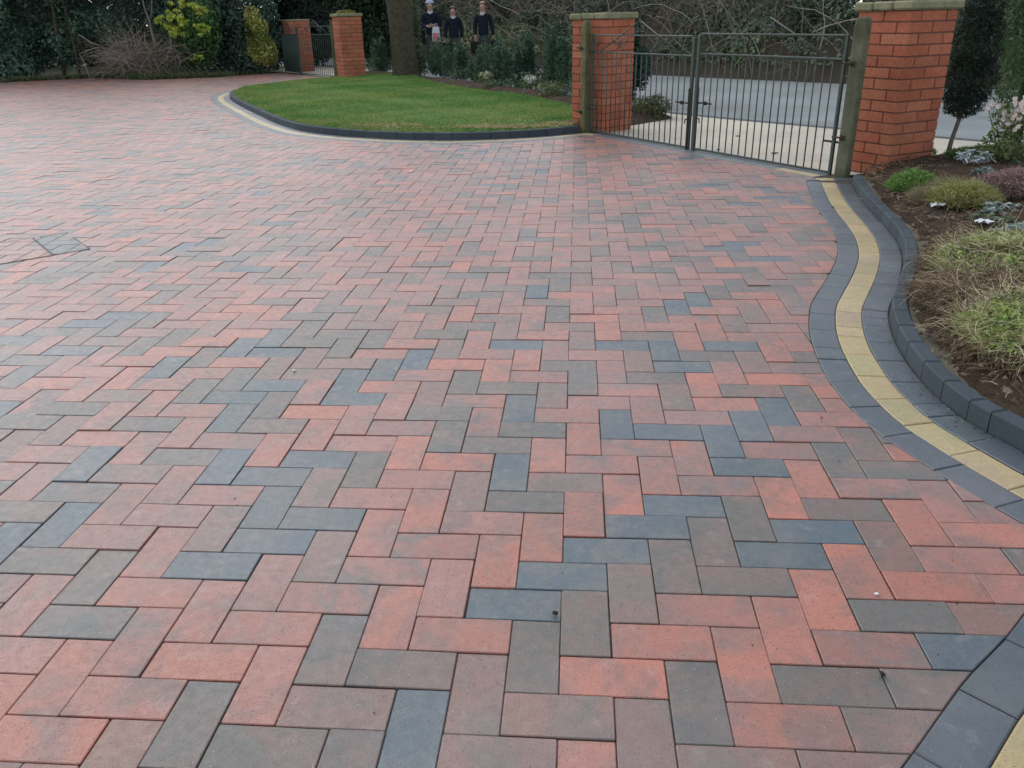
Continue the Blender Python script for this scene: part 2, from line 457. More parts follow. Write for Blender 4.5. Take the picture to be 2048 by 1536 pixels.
def pick(u, v, long=False):
    h = random.random()
    q = .5 + .5*math.sin(u*.31 + 1.3*math.sin(v*.17)) * math.sin(v*.23 + u*.07)
    s = h*.8 + q*.2
    for lim, c in ((.24,'R'),(.50,'P'),(.62,'M'),(.75,'B'),(.89,'G'),(2,'N')):
        if s < lim: return c

drive = MB()
def block(poly, c, dz=None, cham=.0018):
    if len(poly) < 3: return
    A = area(poly)
    if A < 0: poly = poly[::-1]; A = -A
    if A < 5e-4: return
    p = poly if len(poly) == 4 and A > .018 else poly
    j = lambda: 1 + random.uniform(-.10, .10)
    c1, c2 = PC[c]
    g = j(); t = random.uniform(-.06, .06)
    c1 = tuple(x*g*(1+t*k) for x, k in zip(c1, (1, 0, -1)))
    g = j()
    c2 = tuple(x*g for x in c2)
    dz = random.gauss(0, .0010)
    drive.prism(p, -.045, dz, cham if A > .002 else .002, c1, c2, random.uniform(0, 40), (random.gauss(0, .004), random.gauss(0, .004)))

G = .0010
def rect_poly(x0, y0, x1, y1):
    jx, jy = random.gauss(0, .0005), random.gauss(0, .0005)
    x0 += G + jx; y0 += G + jy; x1 += jx - G; y1 += jy - G
    c = .0025      # clipped corners
    P = [(x0+c,y0),(x1-c,y0),(x1,y0+c),(x1,y1-c),(x1-c,y1),(x0+c,y1),(x0,y1-c),(x0,y0+c)]
    a = random.gauss(0, .0032); ca_, sa_ = math.cos(a), math.sin(a); mx, my = (x0+x1)/2, (y0+y1)/2
    return [(mx + (x-mx)*ca_ - (y-my)*sa_, my + (x-mx)*sa_ + (y-my)*ca_) for x, y in P]
REGIN = inset(region, .0013)
cuts = {}
MH = Vector((-3.02, 3.42)); mh1 = Vector((.69, -.73)); mh2 = Vector((-.72, -.69))   # drain cover corner and sides
for v in range(-13, 196):
    for u in range(-150, 60):
        d = (u - v) % 4
        if d == 1: w, h = 2, 1
        elif d == 0: w, h = 1, 2
        else: continue
        x0, y0, x1, y1 = u*.1, v*.1, (u+w)*.1, (v+h)*.1
        if x1 < -1 - (y1 + 1.3)*.95 - .6: continue
        cx, cy = (x0+x1)/2, (y0+y1)/2
        if not (-15 < cx < 2.2): continue
        q_ = Vector((cx, cy)) - MH
        if .06 < q_.dot(mh1) < .46 and .06 < q_.dot(mh2) < .94: continue
        if cx > .3 and not inside(cx, cy) and edge_dist(cx, cy) > .25: continue
        ed = edge_dist(cx, cy)
        ins = inside(cx, cy)
        if not ins and ed > .13: continue
        c = laid.get((u, v)) or pick(u, v)
        if ed > .13:
            block(rect_poly(x0, y0, x1, y1), c)
        else:
            if cx > .3 and cy < 4.9 and d == 0:      # cut uprights at the right border become course pieces
                k = [inside(x, y) for x, y in ((x0+.01,y0+.01),(x1-.01,y0+.01),(x1-.01,y1-.01),(x0+.01,y1-.01))]
                if not all(k):
                    cuts.setdefault(v, []).append(u); cuts.setdefault(v+1, []).append(u)
                    continue
            block(clip_rect(REGIN, x0+G, y0+G, x1-G, y1-G), c)
for v, us in cuts.items():
    us = sorted(set(us)); runs = []
    for u in us:
        if runs and u == runs[-1][-1] + 1 and len(runs[-1]) < 3: runs[-1].append(u)
        else: runs.append([u])
    for r_ in runs:
        c = CUT.get((r_[0], v)) or pick(r_[0], v)
        block(clip_rect(REGIN, r_[0]*.1+G, v*.1+G, (r_[-1]+1)*.1-G, (v+1)*.1-G), c)
tag(drive.build('driveway', M_PAVE), kind='structure')
jb = MB()
xs = region
jp = [(-15, -1.7), (-.35, -1.6)] + offset(RB, .33)[::-1][1:] + [(2.0,5.1), gpt(GLEN-.02, .04), gpt(.10, .04)] + offset(LK, -.02)[1:] + rtail
if area(jp) < 0: jp = jp[::-1]
jb.add([(x, y, -.0045) for x, y in jp], [tuple(range(len(jp)))])
tag(jb.build('paving_bed', M_JOINT), kind='structure')

# ---- border bands and kerbs
BC = {'charcoal': ((.044,.068,.084), (.060,.084,.098)), 'buff': ((.45,.345,.150), (.39,.30,.135)),
      'pale': ((.11,.125,.13), (.095,.105,.11)), 'kerb': ((.062,.078,.090), (.054,.068,.080))}
def band(mb, path, o0, o1, step, z, kind, cham=.003, start=0.0, gap=.0013, zb=-.05, lim=None):
    cum = [0]
    for i in range(1, len(path)): cum.append(cum[-1] + math.hypot(path[i][0]-path[i-1][0], path[i][1]-path[i-1][1]))
    P = np.array(path); C = np.array(cum)
    def at(s):
        return np.array([np.interp(s, C, P[:, 0]), np.interp(s, C, P[:, 1])])
    def nrm(s):
        t = at(min(s+.03, cum[-1])) - at(max(s-.03, 0)); t /= np.linalg.norm(t); return np.array([-t[1], t[0]])
    s = start
    while s < cum[-1] - .02:
        L = step * random.choice((1, 1, 1, 1, .985, 1.01, .55 if random.random() < .35 else 1))
        e = min(s + L, cum[-1])
        k = 4
        ss = np.linspace(s + gap, e - gap, k)
        a = [tuple(at(t) + nrm(t)*(o0+gap)) for t in ss]
        b = [tuple(at(t) + nrm(t)*(o1-gap)) for t in ss[::-1]]
        poly = a + b
        if area(poly) < 0: poly = poly[::-1]
        c1, c2 = BC[kind]; g = random.uniform(.88, 1.12)
        c1 = tuple(x*g for x in c1); c2 = tuple(x*g*random.uniform(.9, 1.1) for x in c2)
        mb.prism(poly, zb, z + random.gauss(0, .0008), cham, c1, c2, random.uniform(0, 40))
        s = e
RBr = RB  # runs from gate towards viewer; left normal points to the bed? (checked by sign below)
sgn = 1.0
_t = offset(RB, .1)
if _t[10][0] < RB[10][0]: sgn = -1.0
bands = MB()
band(bands, RB, 0, .10*sgn, .2, .0, 'charcoal')
band(bands, RB, .10*sgn, .20*sgn, .2, .0, 'buff', start=.03)
band(bands, RB, .20*sgn, .30*sgn, .2, .0, 'charcoal', start=.08)
# lawn border (outer side = driveway side)
_t = offset(LK, .1); sl = 1.0 if _t[len(LK)//3][1] < LK[len(LK)//3][1] else -1.0
if sl < 0: pass
band(bands, LK, 0, .10*sl, .2, .0, 'charcoal')
band(bands, LK, .10*sl, .20*sl, .2, .0, 'buff', start=.05)
band(bands, LK, .20*sl, .30*sl, .2, .0, 'charcoal')
# threshold strip along the near gate
gp = [gpt(s) for s in np.linspace(.12, GLEN-.02, 12)]
band(bands, gp, -.155, -.055, .2, .0, 'pale')
band(bands, gp, -.055, .045, .2, .0, 'pale', start=.1)
for s0, s1 in ((GLEN-.42, GLEN-.22), (GLEN-.22, GLEN-.03), (.13, .30)):
    q = [gpt(s0, -.155), gpt(s1, -.155), gpt(s1, -.075), gpt(s0, -.075)]
    if area(q) < 0: q = q[::-1]
    bands.prism(q, -.04, .003, .003, BC['buff'][0], BC['buff'][1], 3.0)
# wedge where the three right bands meet the threshold
for q, k in (([(1.70,4.95),(1.785,4.95),(1.76,5.03),(1.66,5.12)], 'charcoal'), ([(1.79,4.945),(1.885,4.945),(1.90,5.03),(1.77,5.05)], 'buff'),
             ([(1.89,4.945),(2.02,4.95),(2.08,5.05),(1.91,5.05)], 'charcoal')):
    bands.prism(q, -.04, .001, .003, BC[k][0], BC[k][1], 5.0)
tag(bands.build('border_paving', M_PAVE), kind='structure')

kb = MB()
band(kb, RB, .302*sgn, .364*sgn, .2, .062, 'kerb', cham=.006, start=.06, gap=.0025, zb=-.06)
M_KB = mat_attr('kerb_concrete', .85, .25, 90, .4, (.6,.6,.6), .5, .002)
tag(kb.build('kerb', M_KB), kind='structure')
kb = MB()
band(kb, LK, -.002*sl, -.064*sl, .2, .066, 'kerb', cham=.006, gap=.0025, zb=-.06)
tag(kb.build('lawn_kerb', M_KB), kind='structure')
# mortar haunching behind the right kerb
hm = MB()
pa = offset(RB, .366*sgn)
for i in range(len(pa)-1):
    w0 = .055 + .025*math.sin(i*.35) + .015*math.sin(i*.9); w1 = .055 + .025*math.sin((i+1)*.35) + .015*math.sin((i+1)*.9)
    o0 = offset(RB, (.366+w0)*sgn)[i] if False else None
po = []
for i, p in enumerate(RB):
    w = .05 + .028*math.sin(i*.13) + .014*math.sin(i*.61+1) + .006*math.sin(i*2.1)
    a = RB[max(0, i-1)]; b = RB[min(len(RB)-1, i+1)]
    tx, ty = b[0]-a[0], b[1]-a[1]; l = math.hypot(tx, ty)
    po.append((p[0] - ty/l*(.366+w)*sgn, p[1] + tx/l*(.366+w)*sgn))
V = []; F = []
for i in range(len(pa)):
    V += [(*pa[i], .050), (*po[i], .028 + .006*math.sin(i*.8))]
    if i: F.append((2*i-2, 2*i-1, 2*i+1, 2*i))
hm.add(V, F)
tag(hm.build('haunching', M_MORTAR), kind='structure')

# ------------------------------------------------------------------ ground, road, footway, lawn, beds
def sheet(name, poly, z, mat, kind='structure'):
    mb = MB(); 
    if area(poly) < 0: poly = poly[::-1]
    mb.add([(x, y, z) for x, y in poly], [tuple(range(len(poly)))])
    return tag(mb.build(name, mat), kind=kind)
M_GROUND = mat_noise('earth', (.05,.04,.025), (.05,.065,.025), .6, .95, (.03,.03,.015), 12, .6, .02)
sheet('ground', [(-400,-400),(400,-400),(400,400),(-400,400)], -.030, M_GROUND)
M_FOOT = mat_noise('buff_footway', (.60,.54,.43), (.44,.41,.34), .9, .9, (.33,.31,.27), 120, .5, .004)
M_ROAD = mat_noise('road_asphalt', (.27,.295,.30), (.17,.19,.185), .55, .85, (.34,.34,.32), 60, .5, .004)
ROADN = [(12,-1.6),(6.2,4.5),(4.2,6.4),(2.66,7.93),(1.17,9.55),(-.4,12.0),(-2.0,14.9),(-3.6,17.7),(-5.2,20.2),(-7.4,22.8),(-11,25)]
ROADF = [(20,0.5),(12,8.0),(7.6,11.2),(4.41,13.78),(1.48,16.69),(-.4,18.9),(-2.2,21.5),(-4.2,24.0),(-6.6,26.5),(-11,29.5)]
near_in = [(-4.6,16.6),(-5.22,17.42),(-6.94,19.57),(-8.0,20.5),(-11,23)]
foot_in = [(9,-3),(3.6,4.0),(2.35,5.35),gpt(GLEN,.0),gpt(.15,.0),(.35,8.15),(.55,8.9),(.2,10.9),(-1.3,13.6),(-3.0,16.3)]
sheet('pavement', ROADN + (foot_in[:] + near_in)[::-1], -.012, M_FOOT)
sheet('road', ROADN + ROADF[::-1], -.020, M_ROAD)
# road edge: low kerb stones flush with the footway
kb = MB()
band(kb, catmull(ROADN[1:9], .2), -.12, 0, .9, -.006, 'pale', cham=.01, zb=-.05)
tag(kb.build('road_kerb', mat_attr('road_kerb', .9, .2, 30, .4)), kind='structure')

def terrain(name, poly, hfun, step, mat, zedge=None, kind='structure'):
    """grid mesh trimmed to polygon, height from hfun(x, y)"""
    A = np.array(poly); x0, y0 = A.min(0); x1, y1 = A.max(0)
    nx = int((x1-x0)/step)+2; ny = int((y1-y0)/step)+2
    X, Y = np.meshgrid(x0 + np.arange(nx)*step, y0 + np.arange(ny)*step, indexing='ij')
    B = np.roll(A, -1, 0)
    def ins(x, y):
        c = np.zeros(x.shape, bool)
        for a, b in zip(A, B):
            c ^= ((a[1] > y) != (b[1] > y)) & (x < (b[0]-a[0])*(y-a[1])/(b[1]-a[1]+1e-12)+a[0])
        return c
    def ed(x, y):
        m = np.full(x.shape, 1e9)
        bx = x.copy(); by = y.copy()
        for a, b in zip(A, B):
            d = b-a; t = np.clip(((x-a[0])*d[0]+(y-a[1])*d[1])/(d@d+1e-12), 0, 1)
            qx, qy = a[0]+d[0]*t, a[1]+d[1]*t
            r = np.hypot(qx-x, qy-y); s = r < m
            m = np.where(s, r, m); bx = np.where(s, qx, bx); by = np.where(s, qy, by)
        return m, bx, by
    I = ins(X, Y); m, bx, by = ed(X, Y)
    snap = (~I) & (m < step*1.45)
    X = np.where(snap, bx, X); Y = np.where(snap, by, Y)
    m = np.where(snap, 0, m)
    Z = hfun(X, Y, m)
    ok = I | snap
    idx = np.arange(nx*ny).reshape(nx, ny)
    q = ok[:-1,:-1] & ok[1:,:-1] & ok[1:,1:] & ok[:-1,1:] & (I[:-1,:-1] | I[1:,:-1] | I[1:,1:] | I[:-1,1:])
    F = np.stack([idx[:-1,:-1][q], idx[1:,:-1][q], idx[1:,1:][q], idx[:-1,1:][q]], 1)
    V = np.stack([X.ravel(), Y.ravel(), Z.ravel()], 1)
    used = np.unique(F); remap = -np.ones(len(V), int); remap[used] = np.arange(len(used))
    o = np_mesh(name, V[used], remap[F], np.ones((len(used), 3)), mat, smooth=True)
    return tag(o, kind=kind), ins
def nz(x, y, s, seed=0.0):
    return (np.sin(x*s*1.3+seed+1.9*np.sin(y*s*.9)) + np.sin(y*s*1.7+seed*2+1.4*np.sin(x*s*1.1)) + .5*np.sin(x*s*3.1+y*s*2.3+seed) + .5*np.sin(y*s*3.7-x*s*2.9+seed))/3

# lawn
LKi = offset(LK, -.06)
LAWN = LKi[1:] + [(-4.9,16.75),(-4.2,17.1),(-3.4,16.8),(-3.15,15.9),(-2.6,14.5),(-1.9,13.1),(-1.3,12.3),(-.75,11.45),(-.3,10.55),(-.05,9.9),(.12,9.0),(.05,8.2)]
M_LAWN = mat_noise('lawn_turf', (.075,.16,.03), (.13,.19,.045), 1.6, .95, (.035,.06,.015), 22, .8, .01, .15)
lawn_h = lambda x, y, m: .045 + .03*np.minimum(m*2, 1) + .012*nz(x, y, 1.4)
_, ins_lawn = terrain('lawn', LAWN, lawn_h, .12, M_LAWN)
def sample_in(poly, insf, n, seed):
    R = np.random.default_rng(seed); A = np.array(poly); out = []
    a, b = A.min(0), A.max(0); tot = 0; xs = []; ys = []
    while tot < n:
        x = R.uniform(a[0], b[0], n); y = R.uniform(a[1], b[1], n); k = insf(x, y)
        xs.append(x[k]); ys.append(y[k]); tot += k.sum()
    return np.concatenate(xs)[:n], np.concatenate(ys)[:n]
x, y = sample_in(LAWN, ins_lawn, 150000, 5)
# nearer turf gets more of the blades
R = np.random.default_rng(6)
patch = nz(x, y, 2.2, 4.0)
bare = (np.hypot((x+.75)/.55, (y-7.72)/.10) < 1) | (np.hypot((x+.05)/.3, (y-7.95)/.12) < 1) | (np.hypot((x+2.1)/.5, (y-7.95)/.08) < 1)
k = ~(bare & (R.random(len(x)) < .8)) & (R.random(len(x)) < np.clip(1.5 - (y-7)/14, .35, 1))
x, y, patch = x[k], y[k], patch[k]
P = np.stack([x, y, lawn_h(x, y, np.ones_like(x)) - .012], 1)
D = np.stack([R.normal(size=len(x))*.75, R.normal(size=len(x))*.75, np.ones(len(x))], 1)
tone = nz(x, y, 1.1, 2.0) + .8*nz(x, y, 4.0, 7.0) + R.normal(size=len(x))*.28
for sel, palg, sdg in ((tone < .1, [(.09,.23,.045),(.13,.29,.05),(.16,.30,.07),(.07,.18,.035)], 8), (tone >= .1, [(.19,.29,.06),(.26,.32,.08),(.17,.27,.05),(.34,.35,.13)], 18)):
    g = strands('grass', P[sel], D[sel], ((.022 + .020*R.random(len(x)))*(1+.5*patch))[sel], .0065, palg, M_LEAF, segs=2, droop=.9, wig=.3, seed=sdg)
    tag(g, 'short mossy green lawn grass filling the kerbed island', 'grass', kind='stuff')
# straw-coloured bare turf along the kerb
x = np.concatenate([R.normal(-.75, .28, 900), R.normal(-.05, .2, 600), R.normal(-2.1, .3, 500), R.normal(-1.5, .5, 300)])
y = np.concatenate([R.normal(7.72, .06, 900), R.normal(7.95, .08, 600), R.normal(7.97, .05, 500), R.normal(7.75, .05, 300)])
P = np.stack([x, y, np.full(len(x), .075)], 1); D = R.normal(size=(len(x), 3)); D[:, 2] = np.abs(D[:, 2])*.3
k = ins_lawn(x, y)
tag(strands('dead_grass', P[k], D[k], .05, .006, [(.42,.33,.15),(.35,.27,.12),(.5,.42,.22)], M_LEAF, segs=2, seed=9), 'straw coloured dead grass along the lawn kerb', 'grass', kind='stuff')

# planting bed between lawn and footway
BEDL = [(.12,8.6),(-.02,9.9),(-.3,10.5),(-.75,11.4),(-1.3,12.25),(-1.9,13.05),(-2.6,14.45),(-3.15,15.85),(-3.4,16.75),(-4.2,17.05),(-4.6,16.6),(-5.1,17.2),(-4.6,18.2),(-3.6,17.2),(-2.6,15.6),(-1.1,13.3),(.3,10.9),(.95,9.6),(1.15,9.0),(.8,8.6),(.55,8.3)]
bed_h = lambda x, y, m: -.01 + .11*np.minimum(m*4, 1) + .02*nz(x, y, 5)
terrain('flower_bed_soil', BEDL, bed_h, .08, M_SOIL)
# raised bed on the right
pin = offset(RB, .358*sgn)
BEDR = [q for q in pin if q[1] < 4.95] + [(.2,-1.6),(4.5,-1.6),(4.9,3.0),(4.8,5.3),(4.0,6.0),(3.3,5.95),(3.02,5.82),(2.74,5.66),(2.25,5.2)]
def bedr_h(x, y, m):
    rise = np.clip((x - 2.15)/1.2, 0, 1)*.13
    return .02 + .055*np.minimum(m*5, 1) + rise*np.minimum(m*1.6, 1) + .018*nz(x, y, 6) + .012*nz(x, y, 17, 2.0) + .02*np.clip(nz(x, y, 2.2, 1.0), 0, 1)
_, ins_br = terrain('planting_bed_soil', BEDR, bedr_h, .035, M_SOIL)
def bz(x, y):
    return float(bedr_h(np.array([x]), np.array([y]), np.array([.5]))[0])
# soil crumbs
x, y = sample_in(BEDR, ins_br, 36000, 12)
k = (y > 1.0) & (x < 3.6) & ~((y > 5.15) & (x > 2.4)); x, y = x[k], y[k]
n = len(x)
S = .003 + .012*R.random(n)**2.2
base = np.array([(-1,0,0),(1,0,0),(0,-1,0),(0,1,0),(0,0,1)], float)
V = np.stack([x, y, bedr_h(x, y, np.full(n, .4))], 1)[:, None, :] + base[None]*S[:, None, None]*(.6+.8*R.random((n, 5, 1)))
F = np.array([(0,2,4),(2,1,4),(1,3,4),(3,0,4)]); F = (np.arange(n)*5)[:, None, None] + F[None]
pal = np.array([(.06,.04,.028),(.10,.068,.045),(.045,.032,.022),(.17,.13,.09)]); c = pal[R.integers(0, 4, n)]
tag(np_mesh('soil_crumbs', V.reshape(-1, 3), F.reshape(-1, 3), np.repeat(c, 5, axis=0), M_TWIG), 'brown crumbs and small stones over the bed soil', 'soil', kind='stuff')
n = 900
x, y = sample_in(BEDR, ins_br, 6000, 13); k = (y > 1.0) & (x < 3.4) & ~((y > 5.1) & (x > 2.4)); x, y = x[k][:1700], y[k][:1700]
P = np.stack([x, y, bedr_h(x, y, np.full(len(x), .4)) + .006], 1); D = R.normal(size=(len(x), 3)); D[:, 2] = np.abs(D[:, 2])*.15
tag(strands('stem_litter', P, D, .03+.07*R.random(len(x)), .0035, [(.28,.2,.12),(.2,.14,.08),(.38,.3,.18)], M_TWIG, segs=3, droop=.2, wig=.25, sides=3, seed=14), 'dry stems and leaf bits scattered over the bed', 'plant litter', kind='stuff')

# far bank rising behind the road
def far_x(y):   # x of the far road edge at given y
    a = np.array(ROADF)[::-1].copy(); a = a[np.argsort(a[:, 1])]
    return np.interp(y, a[:, 1], a[:, 0])
BANK = ROADF + [(-9,42),(26,30),(34,6),(26,-2)]
def bank_h(x, y, m):
    A = np.array(ROADF); B = A[1:]; A = A[:-1]
    mm = np.full(x.shape, 1e9)
    for a, b in zip(A, B):
        d = b-a; t = np.clip(((x-a[0])*d[0]+(y-a[1])*d[1])/(d@d), 0, 1)
        mm = np.minimum(mm, np.hypot(a[0]+d[0]*t-x, a[1]+d[1]*t-y))
    low = 1 - .72*np.exp(-((x - .298*y - .39)/.45)**2)*(y > 8)         # gap where the sky shows
    h = (.12*np.clip(mm/.25, 0, 1) + 2.4*np.clip((mm-.2)/2.4, 0, 1)**.8) * (1+.12*nz(x, y, 1.1))
    h = np.where(mm > 1.0, np.minimum(h, 3*low), h)
    return h - .02
M_BANK = mat_noise('bank_earth', (.045,.036,.026), (.065,.052,.034), 2.0, .95, (.03,.04,.016), 9, 1.0, .05)
_, ins_bank = terrain('bank', BANK, bank_h, .25, M_BANK)

# ------------------------------------------------------------------ bank cover
def bank_pts(n, seed, y0=9.5, y1=29, dmax=3.2, pw=1.0):
    R = np.random.default_rng(seed)
    F_ = np.array(catmull(ROADF, .2)); F_ = F_[(F_[:, 1] > y0-1) & (F_[:, 1] < y1)]
    i = R.integers(0, len(F_)-1, n); t = R.random(n)[:, None]
    q = F_[i]*(1-t) + F_[i+1]*t; d = F_[i+1]-F_[i]; d /= np.linalg.norm(d, axis=1)[:, None]
    # bank side = right of the direction of travel (path goes from the right end to the left end)
    nr = np.stack([d[:, 1], -d[:, 0]], 1)
    o = dmax*R.random(n)**pw
    q = q + nr*o[:, None]
    return q[:, 0], q[:, 1], o
xb, yb, ob = bank_pts(110000, 21, dmax=2.8, pw=.75)
hb = bank_h(xb, yb, ob)
cl = nz(xb, yb, .9, 1.0) + .5*nz(xb, hb*3, 2.0, 3.0)
k = (cl > -.75 + .4*R.random(len(xb))) & (ob > .25)
xb, yb, hb, cl = xb[k], yb[k], hb[k], cl[k]
n = len(xb)
P = np.stack([xb, yb, hb + .03 + .14*R.random(n)], 1)
nn = R.normal(size=(n, 3))*.6 + np.array([-.5,-.5,.5]); nn /= np.linalg.norm(nn, axis=1)[:, None]
a = np.cross(nn, R.normal(size=(n, 3))); a /= np.linalg.norm(a, axis=1)[:, None]; b = np.cross(nn, a)
L = (.045 + .05*R.random(n))[:, None]
V = np.stack([P-a*L*.6, P+b*L*.45, P+a*L*.6, P-b*L*.45], 1).reshape(-1, 3)
pal = np.array([(.045,.07,.045),(.06,.095,.055),(.075,.115,.06),(.12,.16,.10),(.09,.09,.065)])
c = pal[R.integers(0, 5, n)]*(.6+.8*R.random(n))[:, None]
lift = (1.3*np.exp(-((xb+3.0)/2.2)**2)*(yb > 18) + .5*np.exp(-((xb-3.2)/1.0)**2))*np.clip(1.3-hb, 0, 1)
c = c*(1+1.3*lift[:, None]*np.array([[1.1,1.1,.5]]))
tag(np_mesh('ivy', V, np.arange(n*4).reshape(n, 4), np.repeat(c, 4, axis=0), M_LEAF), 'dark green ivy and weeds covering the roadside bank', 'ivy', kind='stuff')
# bare brown twigs and brambles over the bank
xb, yb, ob = bank_pts(15000, 22, dmax=3.0, pw=.6)
hb = bank_h(xb, yb, ob)
D = np.random.default_rng(23).normal(size=(len(xb), 3))*np.array([.8,.8,.5]) + np.array([-.15,-.15,.75])
kk = ~((np.abs(xb - .298*yb - .39) < .6) & (yb > 8) & (R.random(len(xb)) < .8))
tag(strands('bramble', np.stack([xb, yb, hb], 1)[kk], D[kk], .35+.9*R.random(kk.sum()), .009, [(.20,.17,.135),(.25,.21,.17),(.12,.10,.08),(.34,.30,.24),(.16,.12,.095)], M_TWIG, segs=5, droop=.9, wig=.22, sides=3, seed=24), 'tangle of bare brown bramble stems on the bank', 'brambles', kind='stuff')
# ivy clad humps give the bank its light and dark masses
hb2 = []
Rk = np.random.default_rng(29)
xq, yq, oq = bank_pts(70, 28, dmax=2.2, pw=.8)
hq = bank_h(xq, yq, oq)
for a_, b_, c_ in zip(xq, yq, hq):
    if abs(a_ - .298*b_ - .39) < .8: continue
    hb2.append((a_, b_, c_+.10, Rk.uniform(.25,.55), Rk.uniform(.25,.5), Rk.uniform(.2,.45)))
tag(foliage('ivy_mounds', hb2, 42000, .085, [(.018,.035,.022),(.035,.065,.038),(.06,.10,.055),(.10,.145,.08)], M_LEAF, seed=30, gap=.25, gs=2.2), 'clumps of dark ivy humped over the roadside bank', 'ivy', kind='stuff')
# longer arching bare branches standing out of the bank
xb, yb, ob = bank_pts(520, 33, dmax=2.4, pw=.7)
hb = bank_h(xb, yb, ob); kk = ~((np.abs(xb - .298*yb - .39) < .5) & (R.random(len(xb)) < .6))
D = np.random.default_rng(34).normal(size=(len(xb), 3))*np.array([.7,.7,.3]) + np.array([-.2,-.3,1.0])
tag(strands('bare_branches', np.stack([xb, yb, hb], 1)[kk], D[kk], 1.0+1.3*R.random(kk.sum()), .022, [(.30,.27,.21),(.22,.19,.15),(.38,.35,.28)], M_TWIG, segs=7, droop=.9, wig=.16, sides=3, seed=35), 'long arching bare branches above the bank', 'brambles', kind='stuff')
# undergrowth on top of the bank, reads as one mass
fb = []
Rf = np.random.default_rng(31)
F_ = np.array(catmull(ROADF, .5))
for i in range(0, len(F_)-1):
    px, py = F_[i]
    if py < 5 or py > 31: continue
    d = F_[i+1]-F_[i]; d /= np.linalg.norm(d); nr = np.array([d[1], -d[0]])
    for off, zz in ((2.0, 1.7), (2.9, 2.6)):
        q = F_[i] + nr*(off + Rf.uniform(-.3, .3))
        if abs(q[0] - .298*q[1] - .39) < 1.25 and py > 8: continue
        fb.append((q[0], q[1], zz + Rf.uniform(-.3, .3), .7, .7, .75))
o = foliage('undergrowth', fb, 80000, .09, [(.03,.045,.03),(.06,.085,.05),(.09,.10,.07),(.13,.125,.09),(.07,.11,.06)], M_LEAF, seed=32, gap=.2, gs=1.6, jit=.3)
tag(o, 'dim scrub growing along the top of the bank', 'undergrowth', kind='stuff')

wb = []
Rw = np.random.default_rng(35)
for i in range(120):
    t = Rw.random(); x = -20 + 18.5*t; y = 24.5 + 6*max(0, (t-.45))/.55 + Rw.uniform(-.3, 1.2)
    wb.append((x, y, Rw.uniform(.2, 4.2), 1.0, .6, .8))
o = foliage('woodland', wb, 95000, .17, [(.025,.045,.035),(.045,.08,.058),(.07,.10,.07),(.10,.11,.08)], M_LEAF, seed=36, gap=.0, gs=1.0, shell=.4)
tag(o, 'dim wood far behind the garden, seen only as a dark mass', 'wood', kind='stuff')
# ------------------------------------------------------------------ brick gate pillars
def brick_col():
    g = random.uniform(.84, 1.08); h = random.uniform(-.10, .12)
    return (.45*g, .160*g*(1+h), .090*g*(1+h))
def pillar(corner, th, s, courses, label, z0=0.0, cop=.06, over=.03, moss=False, extra=0.0):
    """corner = the one nearest the drive; faces run back-left (-cos,sin) and back-right (sin,cos)"""
    t = math.radians(th)
    l = Vector((-math.cos(t), math.sin(t))); r = Vector((math.sin(t), math.cos(t)))
    c = Vector(corner) + (l + r)*s/2
    root = empty('gate_pillar', (c.x, c.y, z0), label, 'brick pillar', 'brick gate pillars')
    rz = math.atan2(l.y, l.x) + PI      # local x runs along -l
    mb = MB(); H = courses*.075
    core = s - .016
    mo = MB(); mo.box((0, 0, (H-.04)/2 - .02), (core, core, H), 0, (.20, .105, .078))
    w = .1025; gp_ = .009
    for i in range(courses):
        z = i*.075 + .033
        for f in range(4):
            long = (f + i) % 2 == 0
            ang = f*PI/2
            if long: segs = [(-s/2, -gp_/2), (gp_/2, s/2)]
            else: segs = [(-s/2 + w + gp_, s/2 - w - gp_)]
            for a, b in segs:
                cx = (a+b)/2; cy = -s/2 + w/2
                x = cx*math.cos(ang) - cy*math.sin(ang); y = cx*math.sin(ang) + cy*math.cos(ang)
                col = brick_col()
                mb.box((x + random.gauss(0, .0008), y + random.gauss(0, .0008), z), (b-a, w, .0655), ang, col, .003)
    a = mo.build('mortar_core', M_BRICK, root); 
    b = mb.build('brickwork', M_BRICK, root)
    cp = MB(); cs = s + over*2
    n = 3
    for k in range(n):      # coping made of three slabs butted together
        wk = cs/n
        cp.box((-cs/2 + wk*(k+.5), 0, H - .008 + cop/2 + .002*k), (wk - .004, cs, cop), 0, None, .012)
    cpo = cp.build('coping', M_COPING, root)
    for o in (a, b, cpo): o.rotation_euler = (0, 0, 0)
    root.rotation_euler = (0, 0, rz)
    if moss:
        foliage('moss', [(0, 0, H + cop + .01, s*.42, s*.42, .05)], 900, .03, [(.10,.12,.02),(.22,.2,.03),(.07,.1,.02)], M_LEAF, cpo, seed=41, gap=.05, clip=H)
    return root, l, r
pR = pillar((2.29, 5.10), 60, .462, 15, 'red brick gate pillar at the right end of the near double gates, largest of the pillars in view', z0=-.005)
pL = pillar((.30, 7.76), 42, .455, 15, 'red brick gate pillar at the right corner of the lawn, behind the thin algae stained post', z0=-.035)
pF = pillar((-4.68, 16.15), 58, .462, 16, 'far brick gate pillar with a mossy stone cap at the back left of the lawn, beside the big tree trunk', z0=-.01, moss=True)
pG = pillar((-6.85, 19.75), 50, .50, 15, 'farthest brick gate pillar, partly hidden by the dark far gate leaf', z0=0.0, over=.012, cop=.04)
# white scratches of old mortar on the near pillar are left to the brick texture

